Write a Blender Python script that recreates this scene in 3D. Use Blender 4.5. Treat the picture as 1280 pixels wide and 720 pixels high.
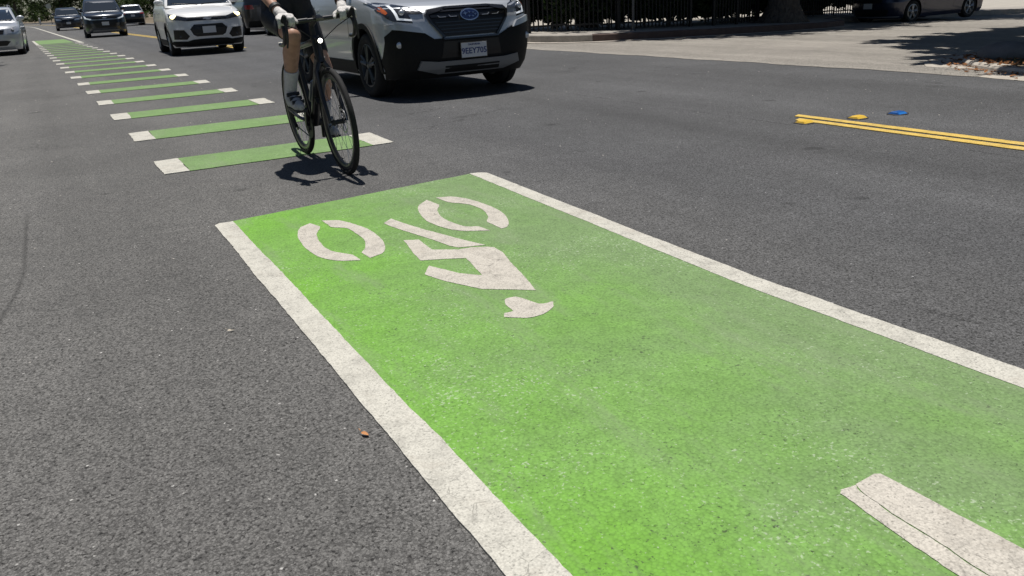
import bpy, bmesh, math, random
from mathutils import Vector, Matrix
import numpy as np

random.seed(7)
PI = math.pi
scene = bpy.context.scene
for o in list(bpy.data.objects):
    bpy.data.objects.remove(o)
COL = scene.collection

# ------------------------------------------------------------------ camera
cam_d = bpy.data.cameras.new('camera')
cam = bpy.data.objects.new('camera', cam_d)
COL.objects.link(cam)
cam_d.sensor_width = 36.0
cam_d.lens = 1033.24 / 1280 * 36.0
cam_d.clip_end = 3000
cam_d.clip_start = 0.05
CR = Vector((0.875533, -0.480150, -0.053841))
CU = Vector((0.207366, 0.272779, 0.939463))
CF = Vector((0.436396, 0.833695, -0.338393))
M = Matrix((CR, CU, -CF)).transposed().to_4x4()
M.translation = Vector((0, 0, 1.0768))
cam.matrix_world = M
scene.camera = cam

# ------------------------------------------------------------------ sky and sun
SUN = Vector((0.04, 0.19, 1.0)).normalized()          # towards the sun
elev = math.asin(SUN.z)
w = bpy.data.worlds.new('World')
scene.world = w
w.use_nodes = True
nt = w.node_tree
bg = nt.nodes['Background']
sky = nt.nodes.new('ShaderNodeTexSky')
sky.sky_type = 'NISHITA'
sky.sun_disc = False
sky.sun_elevation = elev
sky.sun_rotation = math.atan2(SUN.x, SUN.y)
sky.air_density = 0.85
sky.dust_density = 0.4
nt.links.new(sky.outputs[0], bg.inputs[0])
bg.inputs[1].default_value = 0.05
sun_d = bpy.data.lights.new('sun', 'SUN')
sun_d.energy = 5.0
sun_d.angle = math.radians(0.53)
sun_d.color = (1.0, 0.955, 0.89)
sun = bpy.data.objects.new('sun', sun_d)
COL.objects.link(sun)
sun.rotation_euler = (-SUN).to_track_quat('-Z', 'Y').to_euler()
vs = scene.view_settings
vs.view_transform = 'Standard'
vs.look = 'None'
vs.exposure = 0.0
vs.gamma = 1.0
vs.use_curve_mapping = False

# ------------------------------------------------------------------ helpers
def link(o, parent=None):
    COL.objects.link(o)
    if parent is not None:
        o.parent = parent
    return o

def empty(name, loc=(0, 0, 0), rz=0.0, parent=None, rx=0.0):
    o = bpy.data.objects.new(name, None)
    o.empty_display_size = 0.2
    link(o, parent)
    o.location = loc
    o.rotation_euler = (rx, 0, rz)
    return o

def tag(o, label=None, cat=None, group=None, kind=None):
    if label: o['label'] = label
    if cat: o['category'] = cat
    if group: o['group'] = group
    if kind: o['kind'] = kind
    return o

def smooth_by_angle(me, ang=35):
    for p in me.polygons:
        p.use_smooth = True
    try:
        me.set_sharp_from_angle(angle=math.radians(ang))
    except Exception:
        pass

def mesh_obj(name, verts, faces, mat=None, parent=None, smooth=None):
    me = bpy.data.meshes.new(name)
    me.from_pydata([tuple(v) for v in verts], [], faces)
    me.validate(); me.update()
    if mat: me.materials.append(mat)
    if smooth: smooth_by_angle(me, smooth)
    return link(bpy.data.objects.new(name, me), parent)

def bm_obj(name, bm, mat=None, parent=None, smooth=None):
    me = bpy.data.meshes.new(name)
    bmesh.ops.recalc_face_normals(bm, faces=bm.faces[:])
    bm.to_mesh(me); bm.free()
    if mat: me.materials.append(mat)
    if smooth: smooth_by_angle(me, smooth)
    return link(bpy.data.objects.new(name, me), parent)

class MB:
    """collects shapes of one part"""
    def __init__(s): s.v = []; s.f = []
    def add(s, v, f):
        b = len(s.v); s.v += [tuple(q) for q in v]; s.f += [tuple(i + b for i in q) for q in f]
    def box(s, c, d, rz=0.0, mat=None):
        c = Vector(c); R = mat if mat else Matrix.Rotation(rz, 3, 'Z')
        vs_ = [c + R @ Vector((sx * d[0] / 2, sy * d[1] / 2, sz * d[2] / 2)) for sz in (-1, 1) for sy in (-1, 1) for sx in (-1, 1)]
        s.add(vs_, [(0, 2, 3, 1), (4, 5, 7, 6), (0, 1, 5, 4), (2, 6, 7, 3), (0, 4, 6, 2), (1, 3, 7, 5)])
    def tube(s, pts, rad, n=10, closed=False, caps=True):
        pts = [Vector(q) for q in pts]
        if not hasattr(rad, '__len__'): rad = [rad] * len(pts)
        m = len(pts); vs_ = []; up = None
        for i in range(m):
            if closed: t = pts[(i + 1) % m] - pts[i - 1]
            else: t = pts[min(i + 1, m - 1)] - pts[max(i - 1, 0)]
            t.normalize()
            if up is None:
                up = Vector((0, 0, 1)) if abs(t.z) < 0.9 else Vector((0, 1, 0))
            a = t.cross(up).normalized(); b = a.cross(t).normalized(); up = b
            for k in range(n):
                an = 2 * PI * k / n
                vs_.append(pts[i] + (a * math.cos(an) + b * math.sin(an)) * rad[i])
        fs = []
        for i in range(m if closed else m - 1):
            j = (i + 1) % m
            for k in range(n):
                l = (k + 1) % n
                fs.append((i * n + k, i * n + l, j * n + l, j * n + k))
        if caps and not closed:
            fs.append(tuple(range(n - 1, -1, -1))); fs.append(tuple((m - 1) * n + k for k in range(n)))
        s.add(vs_, fs)
    def lathe_x(s, prof, n=40, c=(0, 0, 0)):
        """profile of (x, r) revolved about the x axis"""
        vs_ = []
        for (x, r) in prof:
            for k in range(n):
                a = 2 * PI * k / n
                vs_.append((c[0] + x, c[1] + r * math.cos(a), c[2] + r * math.sin(a)))
        fs = []
        for i in range(len(prof) - 1):
            for k in range(n):
                l = (k + 1) % n
                fs.append((i * n + k, i * n + l, (i + 1) * n + l, (i + 1) * n + k))
        s.add(vs_, fs)
    def disc_x(s, x, r, n=24, c=(0, 0, 0)):
        s.add([(c[0] + x, c[1] + r * math.cos(2 * PI * k / n), c[2] + r * math.sin(2 * PI * k / n)) for k in range(n)], [tuple(range(n))])
    def ball(s, c, r, nu=12, nv=8, sc=(1, 1, 1), mat=None):
        vs_ = []; c = Vector(c)
        for j in range(nv + 1):
            th = PI * j / nv
            for k in range(nu):
                a = 2 * PI * k / nu
                q = Vector((r * sc[0] * math.sin(th) * math.cos(a), r * sc[1] * math.sin(th) * math.sin(a), r * sc[2] * math.cos(th)))
                vs_.append(c + (mat @ q if mat else q))
        fs = [(j * nu + k, (j + 1) * nu + k, (j + 1) * nu + (k + 1) % nu, j * nu + (k + 1) % nu) for j in range(nv) for k in range(nu)]
        s.add(vs_, fs)
    def cone(s, a, b, ra, rb, n=14):
        """round cone: two balls and a frustum"""
        a = Vector(a); b = Vector(b)
        s.ball(a, ra, n, n // 2); s.ball(b, rb, n, n // 2)
        s.tube([a, b], [ra, rb], n)
    def build(s, name, mat, parent=None, smooth=40):
        return mesh_obj(name, s.v, s.f, mat, parent, smooth)

def copy_tree(o, parent=None):
    c = o.copy(); link(c, parent)
    for ch in list(o.children):
        copy_tree(ch, c)
    return c

# ------------------------------------------------------------------ materials
MATS = {}
def mat_new(name):
    m = bpy.data.materials.new(name); m.use_nodes = True
    return m, m.node_tree.nodes, m.node_tree.links, m.node_tree.nodes['Principled BSDF']

def plain(name, col, rough=0.5, metal=0.0, coat=0.0, spec=0.5, noise=0.0, nscale=20.0, emit=0.0, bump=0.0):
    if name in MATS: return MATS[name]
    m, N, L, b = mat_new(name)
    b.inputs['Base Color'].default_value = (*col, 1)
    b.inputs['Roughness'].default_value = rough
    b.inputs['Metallic'].default_value = metal
    b.inputs['Coat Weight'].default_value = coat
    b.inputs['Coat Roughness'].default_value = 0.06
    b.inputs['Specular IOR Level'].default_value = spec
    if emit:
        b.inputs['Emission Color'].default_value = (*col, 1)
        b.inputs['Emission Strength'].default_value = emit
    if noise or bump:
        tc = N.new('ShaderNodeTexCoord')
        n = N.new('ShaderNodeTexNoise'); n.inputs['Scale'].default_value = nscale; n.inputs['Detail'].default_value = 6
        L.new(tc.outputs['Object'], n.inputs['Vector'])
    if noise:
        r = N.new('ShaderNodeValToRGB')
        r.color_ramp.elements[0].position = 0.3; r.color_ramp.elements[1].position = 0.7
        r.color_ramp.elements[0].color = tuple(c * (1 - noise) for c in col) + (1,)
        r.color_ramp.elements[1].color = tuple(min(1, c * (1 + noise)) for c in col) + (1,)
        L.new(n.outputs['Fac'], r.inputs['Fac']); L.new(r.outputs['Color'], b.inputs['Base Color'])
    if bump:
        bp = N.new('ShaderNodeBump'); bp.inputs['Strength'].default_value = bump; bp.inputs['Distance'].default_value = 0.01
        L.new(n.outputs['Fac'], bp.inputs['Height']); L.new(bp.outputs['Normal'], b.inputs['Normal'])
    MATS[name] = m
    return m

class G:
    """tiny node-graph helper working on world position"""
    def __init__(s, name):
        s.m, s.N, s.L, s.b = mat_new(name)
        g = s.N.new('ShaderNodeNewGeometry'); s.P = g.outputs['Position']
    def noise(s, scale, detail=4, rough=0.55, vec=None, dist=0.0):
        n = s.N.new('ShaderNodeTexNoise'); n.inputs['Scale'].default_value = scale
        n.inputs['Detail'].default_value = detail; n.inputs['Roughness'].default_value = rough
        n.inputs['Distortion'].default_value = dist
        s.L.new(vec or s.P, n.inputs['Vector']); return n.outputs['Fac']
    def voro(s, scale, feature='F1', out='Distance', rnd=1.0, vec=None):
        n = s.N.new('ShaderNodeTexVoronoi'); n.inputs['Scale'].default_value = scale; n.feature = feature
        n.inputs['Randomness'].default_value = rnd
        s.L.new(vec or s.P, n.inputs['Vector']); return n.outputs[out]
    def ramp(s, fac, stops):
        r = s.N.new('ShaderNodeValToRGB'); e = r.color_ramp.elements
        while len(e) > 1: e.remove(e[-1])
        e[0].position = stops[0][0]; e[0].color = s.c4(stops[0][1])
        for p_, c in stops[1:]:
            q = e.new(p_); q.color = s.c4(c)
        s.L.new(fac, r.inputs['Fac']); return r.outputs['Color']
    @staticmethod
    def c4(c): return (c, c, c, 1) if not hasattr(c, '__len__') else (*c, 1)
    def mix(s, fac, a, b, mode='MIX'):
        n = s.N.new('ShaderNodeMix'); n.data_type = 'RGBA'; n.blend_type = mode
        for k, v in ((0, fac), (6, a), (7, b)):
            if hasattr(v, 'is_output'): s.L.new(v, n.inputs[k])
            elif k == 0: n.inputs[k].default_value = v
            else: n.inputs[k].default_value = s.c4(v)
        return n.outputs[2]
    def math(s, op, a, b=None, clamp=False):
        n = s.N.new('ShaderNodeMath'); n.operation = op; n.use_clamp = clamp
        for i, v in enumerate((a, b)):
            if v is None: continue
            if hasattr(v, 'is_output'): s.L.new(v, n.inputs[i])
            else: n.inputs[i].default_value = v
        return n.outputs[0]
    def sep(s):
        n = s.N.new('ShaderNodeSeparateXYZ'); s.L.new(s.P, n.inputs[0]); return n.outputs
    def scaled(s, sc):
        n = s.N.new('ShaderNodeMapping'); n.inputs['Scale'].default_value = sc
        s.L.new(s.P, n.inputs['Vector']); return n.outputs[0]
    def bump(s, h, strength, dist, prev=None):
        n = s.N.new('ShaderNodeBump'); n.inputs['Strength'].default_value = strength; n.inputs['Distance'].default_value = dist
        s.L.new(h, n.inputs['Height'])
        if prev: s.L.new(prev, n.inputs['Normal'])
        return n.outputs['Normal']
    def done(s, col, rough=0.8, normal=None, spec=0.4):
        if hasattr(col, 'is_output'): s.L.new(col, s.b.inputs['Base Color'])
        else: s.b.inputs['Base Color'].default_value = s.c4(col)
        if hasattr(rough, 'is_output'): s.L.new(rough, s.b.inputs['Roughness'])
        else: s.b.inputs['Roughness'].default_value = rough
        s.b.inputs['Specular IOR Level'].default_value = spec
        if normal: s.L.new(normal, s.b.inputs['Normal'])
        return s.m

def make_asphalt(name, base, tint=(1.0, 0.99, 0.975), lateral=False):
    g = G(name)
    fine = g.noise(330, 3, 0.65)                          # sand and binder
    cell = g.voro(165, out='Color')                       # a grey of its own for each stone
    bw = g.N.new('ShaderNodeRGBToBW'); g.L.new(cell, bw.inputs[0])
    col = g.ramp(bw.outputs[0], [(0.15, base * 0.55), (0.5, base), (0.80, base * 1.35), (0.95, base * 1.45), (0.98, min(0.6, base * 4.0))])
    col = g.mix(1.0, col, g.ramp(fine, [(0.30, 0.45), (0.5, 1.0), (0.72, 1.65)]), 'MULTIPLY')
    gap = g.voro(165)
    col = g.mix(1.0, col, g.ramp(gap, [(0.45, 1.0), (0.80, 0.62)]), 'MULTIPLY')
    pitn = g.noise(85, 3, 0.55, g.scaled((1.0, 1.0, 1.0)))
    pit = g.ramp(pitn, [(0.36, 0.22), (0.42, 1.0)])     # open pores between the stones, their shadow painted dark
    col = g.mix(1.0, col, pit, 'MULTIPLY')
    mid = g.noise(7, 5, 0.65)
    col = g.mix(1.0, col, g.ramp(mid, [(0.3, 0.88), (0.7, 1.12)]), 'MULTIPLY')
    big = g.noise(0.6, 4, 0.62)
    col = g.mix(1.0, col, g.ramp(big, [(0.3, 0.86), (0.7, 1.14)]), 'MULTIPLY')
    lane = g.noise(1.0, 3, 0.5, g.scaled((1.5, 0.04, 1)))   # long wheel-track streaks
    col = g.mix(1.0, col, g.ramp(lane, [(0.3, 0.84), (0.7, 1.16)]), 'MULTIPLY')
    pock = g.ramp(g.noise(2.7, 2, 0.4), [(0.715, 1.0), (0.75, 0.62)])
    col = g.mix(1.0, col, pock, 'MULTIPLY')
    crk = g.voro(0.36, 'DISTANCE_TO_EDGE')
    wob = g.noise(2.0, 6, 0.65)
    crk = g.math('ADD', crk, g.math('MULTIPLY', g.math('SUBTRACT', wob, 0.5), 0.16))
    crm = g.ramp(g.math('ABSOLUTE', crk), [(0.0, 0.55), (0.0045, 1.0)])
    gate = g.ramp(g.noise(0.45, 2, 0.5), [(0.52, 0.0), (0.60, 1.0)])
    col = g.mix(gate, col, g.mix(1.0, col, crm, 'MULTIPLY'))
    if lateral:      # the kerbside lane is older and greyer than the resurfaced traffic lane
        x = g.sep()[0]
        t = g.math('ADD', g.math('MULTIPLY', g.math('SUBTRACT', x, 0.9), 0.45), g.math('MULTIPLY', g.math('SUBTRACT', g.noise(0.5, 3, 0.6), 0.5), 0.5), True)
        col = g.mix(1.0, col, g.mix(t, (1.24, 1.23, 1.20), (0.86, 0.88, 0.925)), 'MULTIPLY')
    if lateral:
        xs_, ys_ = g.sep()[0:2]
        wb1 = g.math('MULTIPLY', g.math('SUBTRACT', g.noise(6, 6, 0.65), 0.5), 0.09)
        def band(v, lo, hi, soft):      # 1 inside lo..hi
            a_ = g.math('MULTIPLY', g.math('SUBTRACT', v, lo), 1 / soft, True)
            b_ = g.math('MULTIPLY', g.math('SUBTRACT', hi, v), 1 / soft, True)
            return g.math('MULTIPLY', a_, b_)
        def stroke(col, d, wd, gate, dark):
            m_ = g.math('SUBTRACT', 1.0, g.math('MULTIPLY', g.math('ABSOLUTE', d), 1 / wd, True))
            m_ = g.math('MULTIPLY', g.math('MULTIPLY', m_, gate), 1.0, True)
            return g.mix(m_, col, g.mix(1.0, col, dark, 'MULTIPLY'))
        # paving joint in the traffic lane, faint tyre mark at the left, hairline crack off the line's corner
        brk = g.ramp(g.noise(1.7, 4, 0.6), [(0.40, 0.0), (0.52, 1.0)])
        col = stroke(col, g.math('ADD', g.math('SUBTRACT', xs_, 4.86), wb1), 0.012, g.math('MULTIPLY', brk, band(ys_, -4.0, 9.0, 1.0)), 0.35)
        q = g.math('MAXIMUM', g.math('SUBTRACT', 4.35, ys_), 0.0)
        tx_ = g.math('ADD', g.math('ADD', xs_, 0.285), g.math('MULTIPLY', g.math('MULTIPLY', q, q), 0.11))
        col = stroke(col, tx_, 0.016, band(ys_, 2.9, 5.6, 0.5), 0.55)
        col = stroke(col, g.math('ADD', g.math('SUBTRACT', ys_, 4.50), wb1), 0.008, band(xs_, 0.22, 0.60, 0.15), 1.7)
        for (cx_, cy_, r_) in ((-0.13, 2.01, 0.020), (0.04, 1.615, 0.016), (0.072, 1.595, 0.022), (3.1, 2.9, 0.05), (3.6, 6.0, 0.09), (-0.6, 3.4, 0.04)):
            dx = g.math('SUBTRACT', xs_, cx_); dy = g.math('SUBTRACT', ys_, cy_)
            dd = g.math('SQRT', g.math('ADD', g.math('MULTIPLY', dx, dx), g.math('MULTIPLY', dy, dy)))
            dd = g.math('ADD', dd, g.math('MULTIPLY', wb1, 0.5))
            col = stroke(col, dd, r_, 1.0, 0.45)
    col = g.mix(1.0, col, tint, 'MULTIPLY')
    n1 = g.bump(g.math('SUBTRACT', 1.0, gap), 0.75, 0.0030)
    n2 = g.bump(fine, 0.55, 0.0022, n1)
    return g.done(col, g.ramp(mid, [(0.3, 0.70), (0.7, 0.84)]), n2, 0.35)

MATS['asphalt'] = make_asphalt('asphalt', 0.104, (1.0, 0.992, 0.985), True)
MATS['street_asphalt'] = make_asphalt('street_asphalt', 0.30, (1.0, 0.93, 0.83))

def make_green(name, gradient=True, pale=0.0):
    g = G(name)
    x, y, z = g.sep()[0:3]
    # how worn the coating is: fresh along the left line, rubbed towards the traffic side
    if gradient:
        t = g.math('MULTIPLY', g.math('SUBTRACT', x, 0.50), 0.74)
        t = g.math('ADD', t, g.math('MULTIPLY', g.math('SUBTRACT', g.noise(1.5, 5, 0.65), 0.5), 1.7))
        fac = g.math('MULTIPLY', t, 1.0, True)
    else:
        fac = g.math('ADD', g.math('MULTIPLY', g.noise(1.3, 4, 0.6), 0.5), pale, True)
    col = g.mix(fac, (0.160, 0.378, 0.042), (0.172, 0.278, 0.108))
    cell = g.voro(120, out='Color')
    bw = g.N.new('ShaderNodeRGBToBW'); g.L.new(cell, bw.inputs[0])
    col = g.mix(1.0, col, g.ramp(bw.outputs[0], [(0.1, 0.84), (0.5, 1.0), (0.9, 1.10)]), 'MULTIPLY')
    gap = g.voro(120)
    col = g.mix(1.0, col, g.ramp(gap, [(0.45, 1.0), (0.80, 0.78)]), 'MULTIPLY')
    mid = g.noise(14, 6, 0.7)
    col = g.mix(1.0, col, g.ramp(mid, [(0.3, 0.88), (0.7, 1.08)]), 'MULTIPLY')
    big = g.noise(3.2, 5, 0.65)
    col = g.mix(1.0, col, g.ramp(big, [(0.3, 0.90), (0.72, 1.06)]), 'MULTIPLY')
    # pits through which the dark road shows, and pale dust caught in the texture
    pit = g.ramp(g.math('ADD', g.noise(75, 3, 0.6), g.math('MULTIPLY', g.noise(5, 3, 0.6), 0.35)), [(0.825, 0.0), (0.91, 0.8)])
    col = g.mix(pit, col, (0.035, 0.05, 0.025))
    pore = g.ramp(g.noise(110, 3, 0.55), [(0.30, 0.45), (0.36, 1.0)])
    col = g.mix(1.0, col, pore, 'MULTIPLY')
    scuff = g.ramp(g.noise(1.0, 5, 0.7, g.scaled((5.0, 0.9, 1.0)), 0.4), [(0.52, 0.0), (0.72, 0.55)])      # grey tyre rubbings along the lane
    col = g.mix(scuff, col, (0.20, 0.255, 0.15))
    stain = g.ramp(g.noise(4.3, 3, 0.5), [(0.70, 0.0), (0.76, 0.5)])
    col = g.mix(stain, col, (0.11, 0.17, 0.06))
    dust = g.ramp(g.math('ADD', g.noise(95, 3, 0.55), g.math('MULTIPLY', g.noise(1.6, 3, 0.6), 0.45)), [(0.865, 0.0), (0.95, 0.6)])
    col = g.mix(dust, col, (0.42, 0.50, 0.36))
    n1 = g.bump(g.math('SUBTRACT', 1.0, gap), 0.55, 0.0022)
    n2 = g.bump(mid, 0.25, 0.004, n1)
    return g.done(col, 0.72, n2, 0.35)
MATS['green'] = make_green('green_coating')
MATS['green_bar'] = make_green('green_bar_coating', False, 0.66)

def make_white(name, base=(0.56, 0.545, 0.485), dirt=0.55):
    g = G(name)
    n = g.noise(11, 8, 0.7)
    col = g.ramp(n, [(0.32, tuple(c * 0.74 for c in base)), (0.5, base), (0.75, tuple(c * 1.12 for c in base))])
    pit = g.ramp(g.noise(130, 4, 0.65), [(0.54, 1.0), (0.70, 1.0 - dirt)])
    col = g.mix(1.0, col, pit, 'MULTIPLY')
    grain = g.voro(170)
    col = g.mix(1.0, col, g.ramp(grain, [(0.3, 1.0), (0.75, 0.80)]), 'MULTIPLY')
    st = g.ramp(g.noise(6.5, 5, 0.6, dist=0.6), [(0.56, 0.0), (0.75, 0.45)])
    col = g.mix(st, col, (0.33, 0.29, 0.24))
    crk = g.voro(6.0, 'DISTANCE_TO_EDGE')
    wob = g.noise(14, 5, 0.6)
    c2 = g.math('ABSOLUTE', g.math('ADD', crk, g.math('MULTIPLY', g.math('SUBTRACT', wob, 0.5), 0.16)))
    gate = g.ramp(g.noise(2.6, 2, 0.5), [(0.50, 0.0), (0.58, 1.0)])
    cm = g.ramp(c2, [(0.0, 0.55), (0.008, 1.0)])
    col = g.mix(gate, col, g.mix(1.0, col, cm, 'MULTIPLY'))
    nn = g.bump(g.noise(60, 5, 0.7), 0.45, 0.004)
    nn = g.bump(g.math('SUBTRACT', 1.0, grain), 0.5, 0.002, nn)
    return g.done(col, 0.7, nn, 0.35)
MATS['white_paint'] = make_white('white_thermoplastic')
MATS['white_stencil'] = make_white('white_stencil', (0.545, 0.512, 0.452), 0.55)
MATS['yellow_paint'] = make_white('yellow_thermoplastic', (0.68, 0.475, 0.11), 0.5)

def make_concrete(name, base, sc=6):
    g = G(name)
    n = g.noise(sc, 8, 0.7)
    col = g.ramp(n, [(0.3, tuple(c * 0.72 for c in base)), (0.7, tuple(c * 1.15 for c in base))])
    col = g.mix(1.0, col, g.ramp(g.noise(160, 3, 0.6), [(0.3, 0.85), (0.7, 1.1)]), 'MULTIPLY')
    st = g.ramp(g.noise(1.4, 5, 0.6, dist=0.5), [(0.5, 0.0), (0.75, 0.5)])
    col = g.mix(st, col, tuple(c * 0.6 for c in base))
    return g.done(col, 0.85, g.bump(g.noise(90, 5, 0.7), 0.4, 0.004), 0.3)
MATS['concrete'] = make_concrete('concrete', (0.36, 0.335, 0.30))
MATS['gutter'] = make_concrete('gutter_concrete', (0.46, 0.42, 0.365))
MATS['shaded_red_kerb'] = make_concrete('shaded_red_kerb_paint', (0.12, 0.085, 0.074))  # faint red, darkened so the colour carries the tree shade
MATS['earth'] = make_concrete('earth', (0.17, 0.135, 0.09), 3)
MATS['lot'] = make_concrete('lot_paving', (0.42, 0.39, 0.34), 2)

def make_leaf(name, a, b_, c):
    g = G(name)
    col = g.ramp(g.noise(1.7, 4, 0.7), [(0.3, a), (0.52, b_), (0.72, c)])
    m = g.done(col, 0.55, None, 0.35)
    tr = g.N.new('ShaderNodeBsdfTranslucent'); g.L.new(col, tr.inputs['Color'])
    mx = g.N.new('ShaderNodeMixShader'); mx.inputs[0].default_value = 0.28
    out = g.N['Material Output']
    g.L.new(g.b.outputs[0], mx.inputs[1]); g.L.new(tr.outputs[0], mx.inputs[2]); g.L.new(mx.outputs[0], out.inputs['Surface'])
    return m
MATS['leaf_dark'] = make_leaf('leaf_dark', (0.018, 0.034, 0.012), (0.035, 0.062, 0.018), (0.065, 0.105, 0.028))
MATS['leaf_mid'] = make_leaf('leaf_mid', (0.03, 0.055, 0.015), (0.055, 0.10, 0.022), (0.10, 0.15, 0.035))
MATS['leaf_bright'] = make_leaf('leaf_bright', (0.05, 0.09, 0.015), (0.10, 0.17, 0.025), (0.17, 0.25, 0.04))
MATS['leaf_olive'] = make_leaf('leaf_olive', (0.035, 0.045, 0.018), (0.07, 0.085, 0.03), (0.12, 0.13, 0.05))
MATS['grass'] = make_leaf('dry_grass', (0.07, 0.075, 0.03), (0.12, 0.12, 0.05), (0.19, 0.17, 0.08))

def make_bark():
    g = G('bark')
    v = g.noise(5, 8, 0.7, g.scaled((3.0, 3.0, 0.6)), 0.8)
    col = g.ramp(v, [(0.3, (0.05, 0.043, 0.036)), (0.6, (0.15, 0.13, 0.11)), (0.8, (0.24, 0.215, 0.19))])
    return g.done(col, 0.9, g.bump(v, 1.0, 0.06), 0.2)
MATS['bark'] = make_bark()

# vehicle, bicycle and clothing materials
silver = plain('silver_paint', (0.52, 0.545, 0.58), 0.34, 0.4, 0.9)
white_car = plain('white_car_paint', (0.74, 0.75, 0.76), 0.35, 0.0, 0.9)
navy_car = plain('navy_car_paint', (0.022, 0.03, 0.045), 0.3, 0.3, 0.9)
black_car = plain('black_car_paint', (0.012, 0.013, 0.016), 0.3, 0.2, 0.9)
blue_car = plain('dark_blue_car_paint', (0.012, 0.018, 0.05), 0.3, 0.3, 0.9)
grey_car = plain('grey_car_paint', (0.16, 0.165, 0.17), 0.35, 0.5, 0.8)
cladding = plain('black_cladding', (0.011, 0.0115, 0.012), 0.6, 0, 0, 0.2, 0.15, 60)
grille_black = plain('grille_black', (0.008, 0.008, 0.009), 0.4)
gloss_black = plain('gloss_black', (0.012, 0.012, 0.013), 0.15, 0, 0.6)
skid_grey = plain('skid_grey', (0.20, 0.21, 0.22), 0.45, 0.3)
glass = plain('car_glass', (0.012, 0.017, 0.02), 0.03, 0.0, 1.0, 0.8)
lamp_dark = plain('lamp_housing', (0.03, 0.033, 0.04), 0.12, 0.2, 1.0)
lamp_clear = plain('lamp_clear', (0.55, 0.57, 0.6), 0.15, 0.5, 1.0)
chrome = plain('chrome', (0.75, 0.76, 0.78), 0.12, 1.0)
lamp_lit = plain('lamp_lit_warm', (1.0, 0.86, 0.45), 0.3, 0, 0, 0.5, 0, 20, 3.0)
lamp_white = plain('lamp_lit_white', (1.0, 0.97, 0.85), 0.3, 0, 0, 0.5, 0, 20, 6.0)
drl = plain('daytime_lamp', (0.85, 0.9, 0.95), 0.2, 0, 0.5, 0.5, 0, 20, 0.25)
amber = plain('amber_lens', (0.45, 0.10, 0.02), 0.2, 0, 0.8)
red_lens = plain('red_lens', (0.28, 0.012, 0.012), 0.2, 0, 0.8)
rubber = plain('tyre_rubber', (0.022, 0.022, 0.023), 0.82, 0, 0, 0.3, 0.2, 40)
alloy = plain('alloy', (0.42, 0.43, 0.44), 0.35, 0.8)
dark_alloy = plain('dark_alloy', (0.09, 0.095, 0.10), 0.35, 0.6)
plate_white = plain('plate_white', (0.62, 0.63, 0.65), 0.45)
plate_blue = plain('plate_blue', (0.03, 0.05, 0.18), 0.45)
emblem_blue = plain('emblem_blue', (0.012, 0.025, 0.09), 0.2, 0.2, 0.8)
carbon = plain('bike_black', (0.014, 0.014, 0.016), 0.35, 0, 0.35)
bike_matt = plain('bike_matt_black', (0.02, 0.02, 0.022), 0.6)
steel = plain('steel', (0.5, 0.5, 0.52), 0.25, 1.0)
skin_m = plain('skin', (0.50, 0.29, 0.205), 0.5, 0, 0, 0.4, 0.12, 30)
lycra = plain('black_lycra', (0.014, 0.016, 0.022), 0.6, 0, 0, 0.4, 0.2, 80)
jersey_m = plain('navy_jersey', (0.018, 0.024, 0.042), 0.65, 0, 0, 0.4, 0.2, 60)
sock_m = plain('white_sock', (0.62, 0.61, 0.63), 0.85, 0, 0, 0.3, 0.1, 90, 0, 0.4)
glove_m = plain('white_glove', (0.62, 0.60, 0.58), 0.8, 0, 0, 0.3, 0.16, 60, 0, 0.5)
shoe_m = plain('grey_shoe', (0.42, 0.43, 0.45), 0.6, 0, 0, 0.4, 0.18, 60)
shoe_dark = plain('shoe_dark', (0.03, 0.032, 0.036), 0.6)
hair_m = plain('brown_hair', (0.05, 0.03, 0.018), 0.7)
helmet_m = plain('helmet_shell', (0.03, 0.03, 0.034), 0.35, 0, 0.4)
fence_m = plain('black_fence_metal', (0.012, 0.012, 0.013), 0.55, 0, 0, 0.4, 0.2, 30)
pole_m = plain('galvanised_pole', (0.10, 0.105, 0.11), 0.5, 0.5, 0, 0.5, 0.15, 30)

# ------------------------------------------------------------------ the lie of the land
def bend(y):
    t = y - 8.0
    return -0.025 * (t + math.sqrt(t * t + 6.0)) / 2 - 0.0012 * max(0.0, y - 110.0) ** 2
def gz(x):
    return -0.032 * min(max(x - 9.0, 0.0), 70.0)
KERB_Y = [(9.9, 15.25), (12, 15.15), (14, 15.2), (16, 15.45), (18, 15.85), (19.5, 16.6), (21.0, 18.5), (22, 19.0), (75, 19.6)]
def kerb_y(x):
    return float(np.interp(x, [q[0] for q in KERB_Y], [q[1] for q in KERB_Y]))

def strip(name, left, right, mat, z=None, kind='structure'):
    """sheet between two polylines with the same number of points"""
    v = []; f = []
    for a, b in zip(left, right):
        v += [a, b]
    for i in range(len(left) - 1):
        f.append((2 * i, 2 * i + 1, 2 * i + 3, 2 * i + 2))
    o = mesh_obj(name, v, f, mat)
    tag(o, kind=kind)
    return o

# ground: one sheet to the horizon, following the fall of the side street
xs = [-1500, -200, -40, -3, 9.0, 20, 40, 79, 300, 1500]
ys = [-1500, -100, 0, 30, 100, 300, 1500]
v = [(x, y, gz(x) - 0.05) for y in ys for x in xs]
f = [(j * len(xs) + i, j * len(xs) + i + 1, (j + 1) * len(xs) + i + 1, (j + 1) * len(xs) + i) for j in range(len(ys) - 1) for i in range(len(xs) - 1)]
tag(mesh_obj('ground', v, f, MATS['earth']), kind='structure')

YS = [-40, -15, -6, -2, 0, 2, 4, 6, 8, 10, 12, 15, 20, 30, 45, 70, 110, 125, 140, 155, 170, 185, 200, 220, 240]
RX0, RX1 = -2.75, 8.42
road = strip('road', [(RX0 + bend(y), y, 0) for y in YS], [((RX1 if y < 17 else 9.6) + bend(y), y, 0) for y in YS], MATS['asphalt'])
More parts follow.
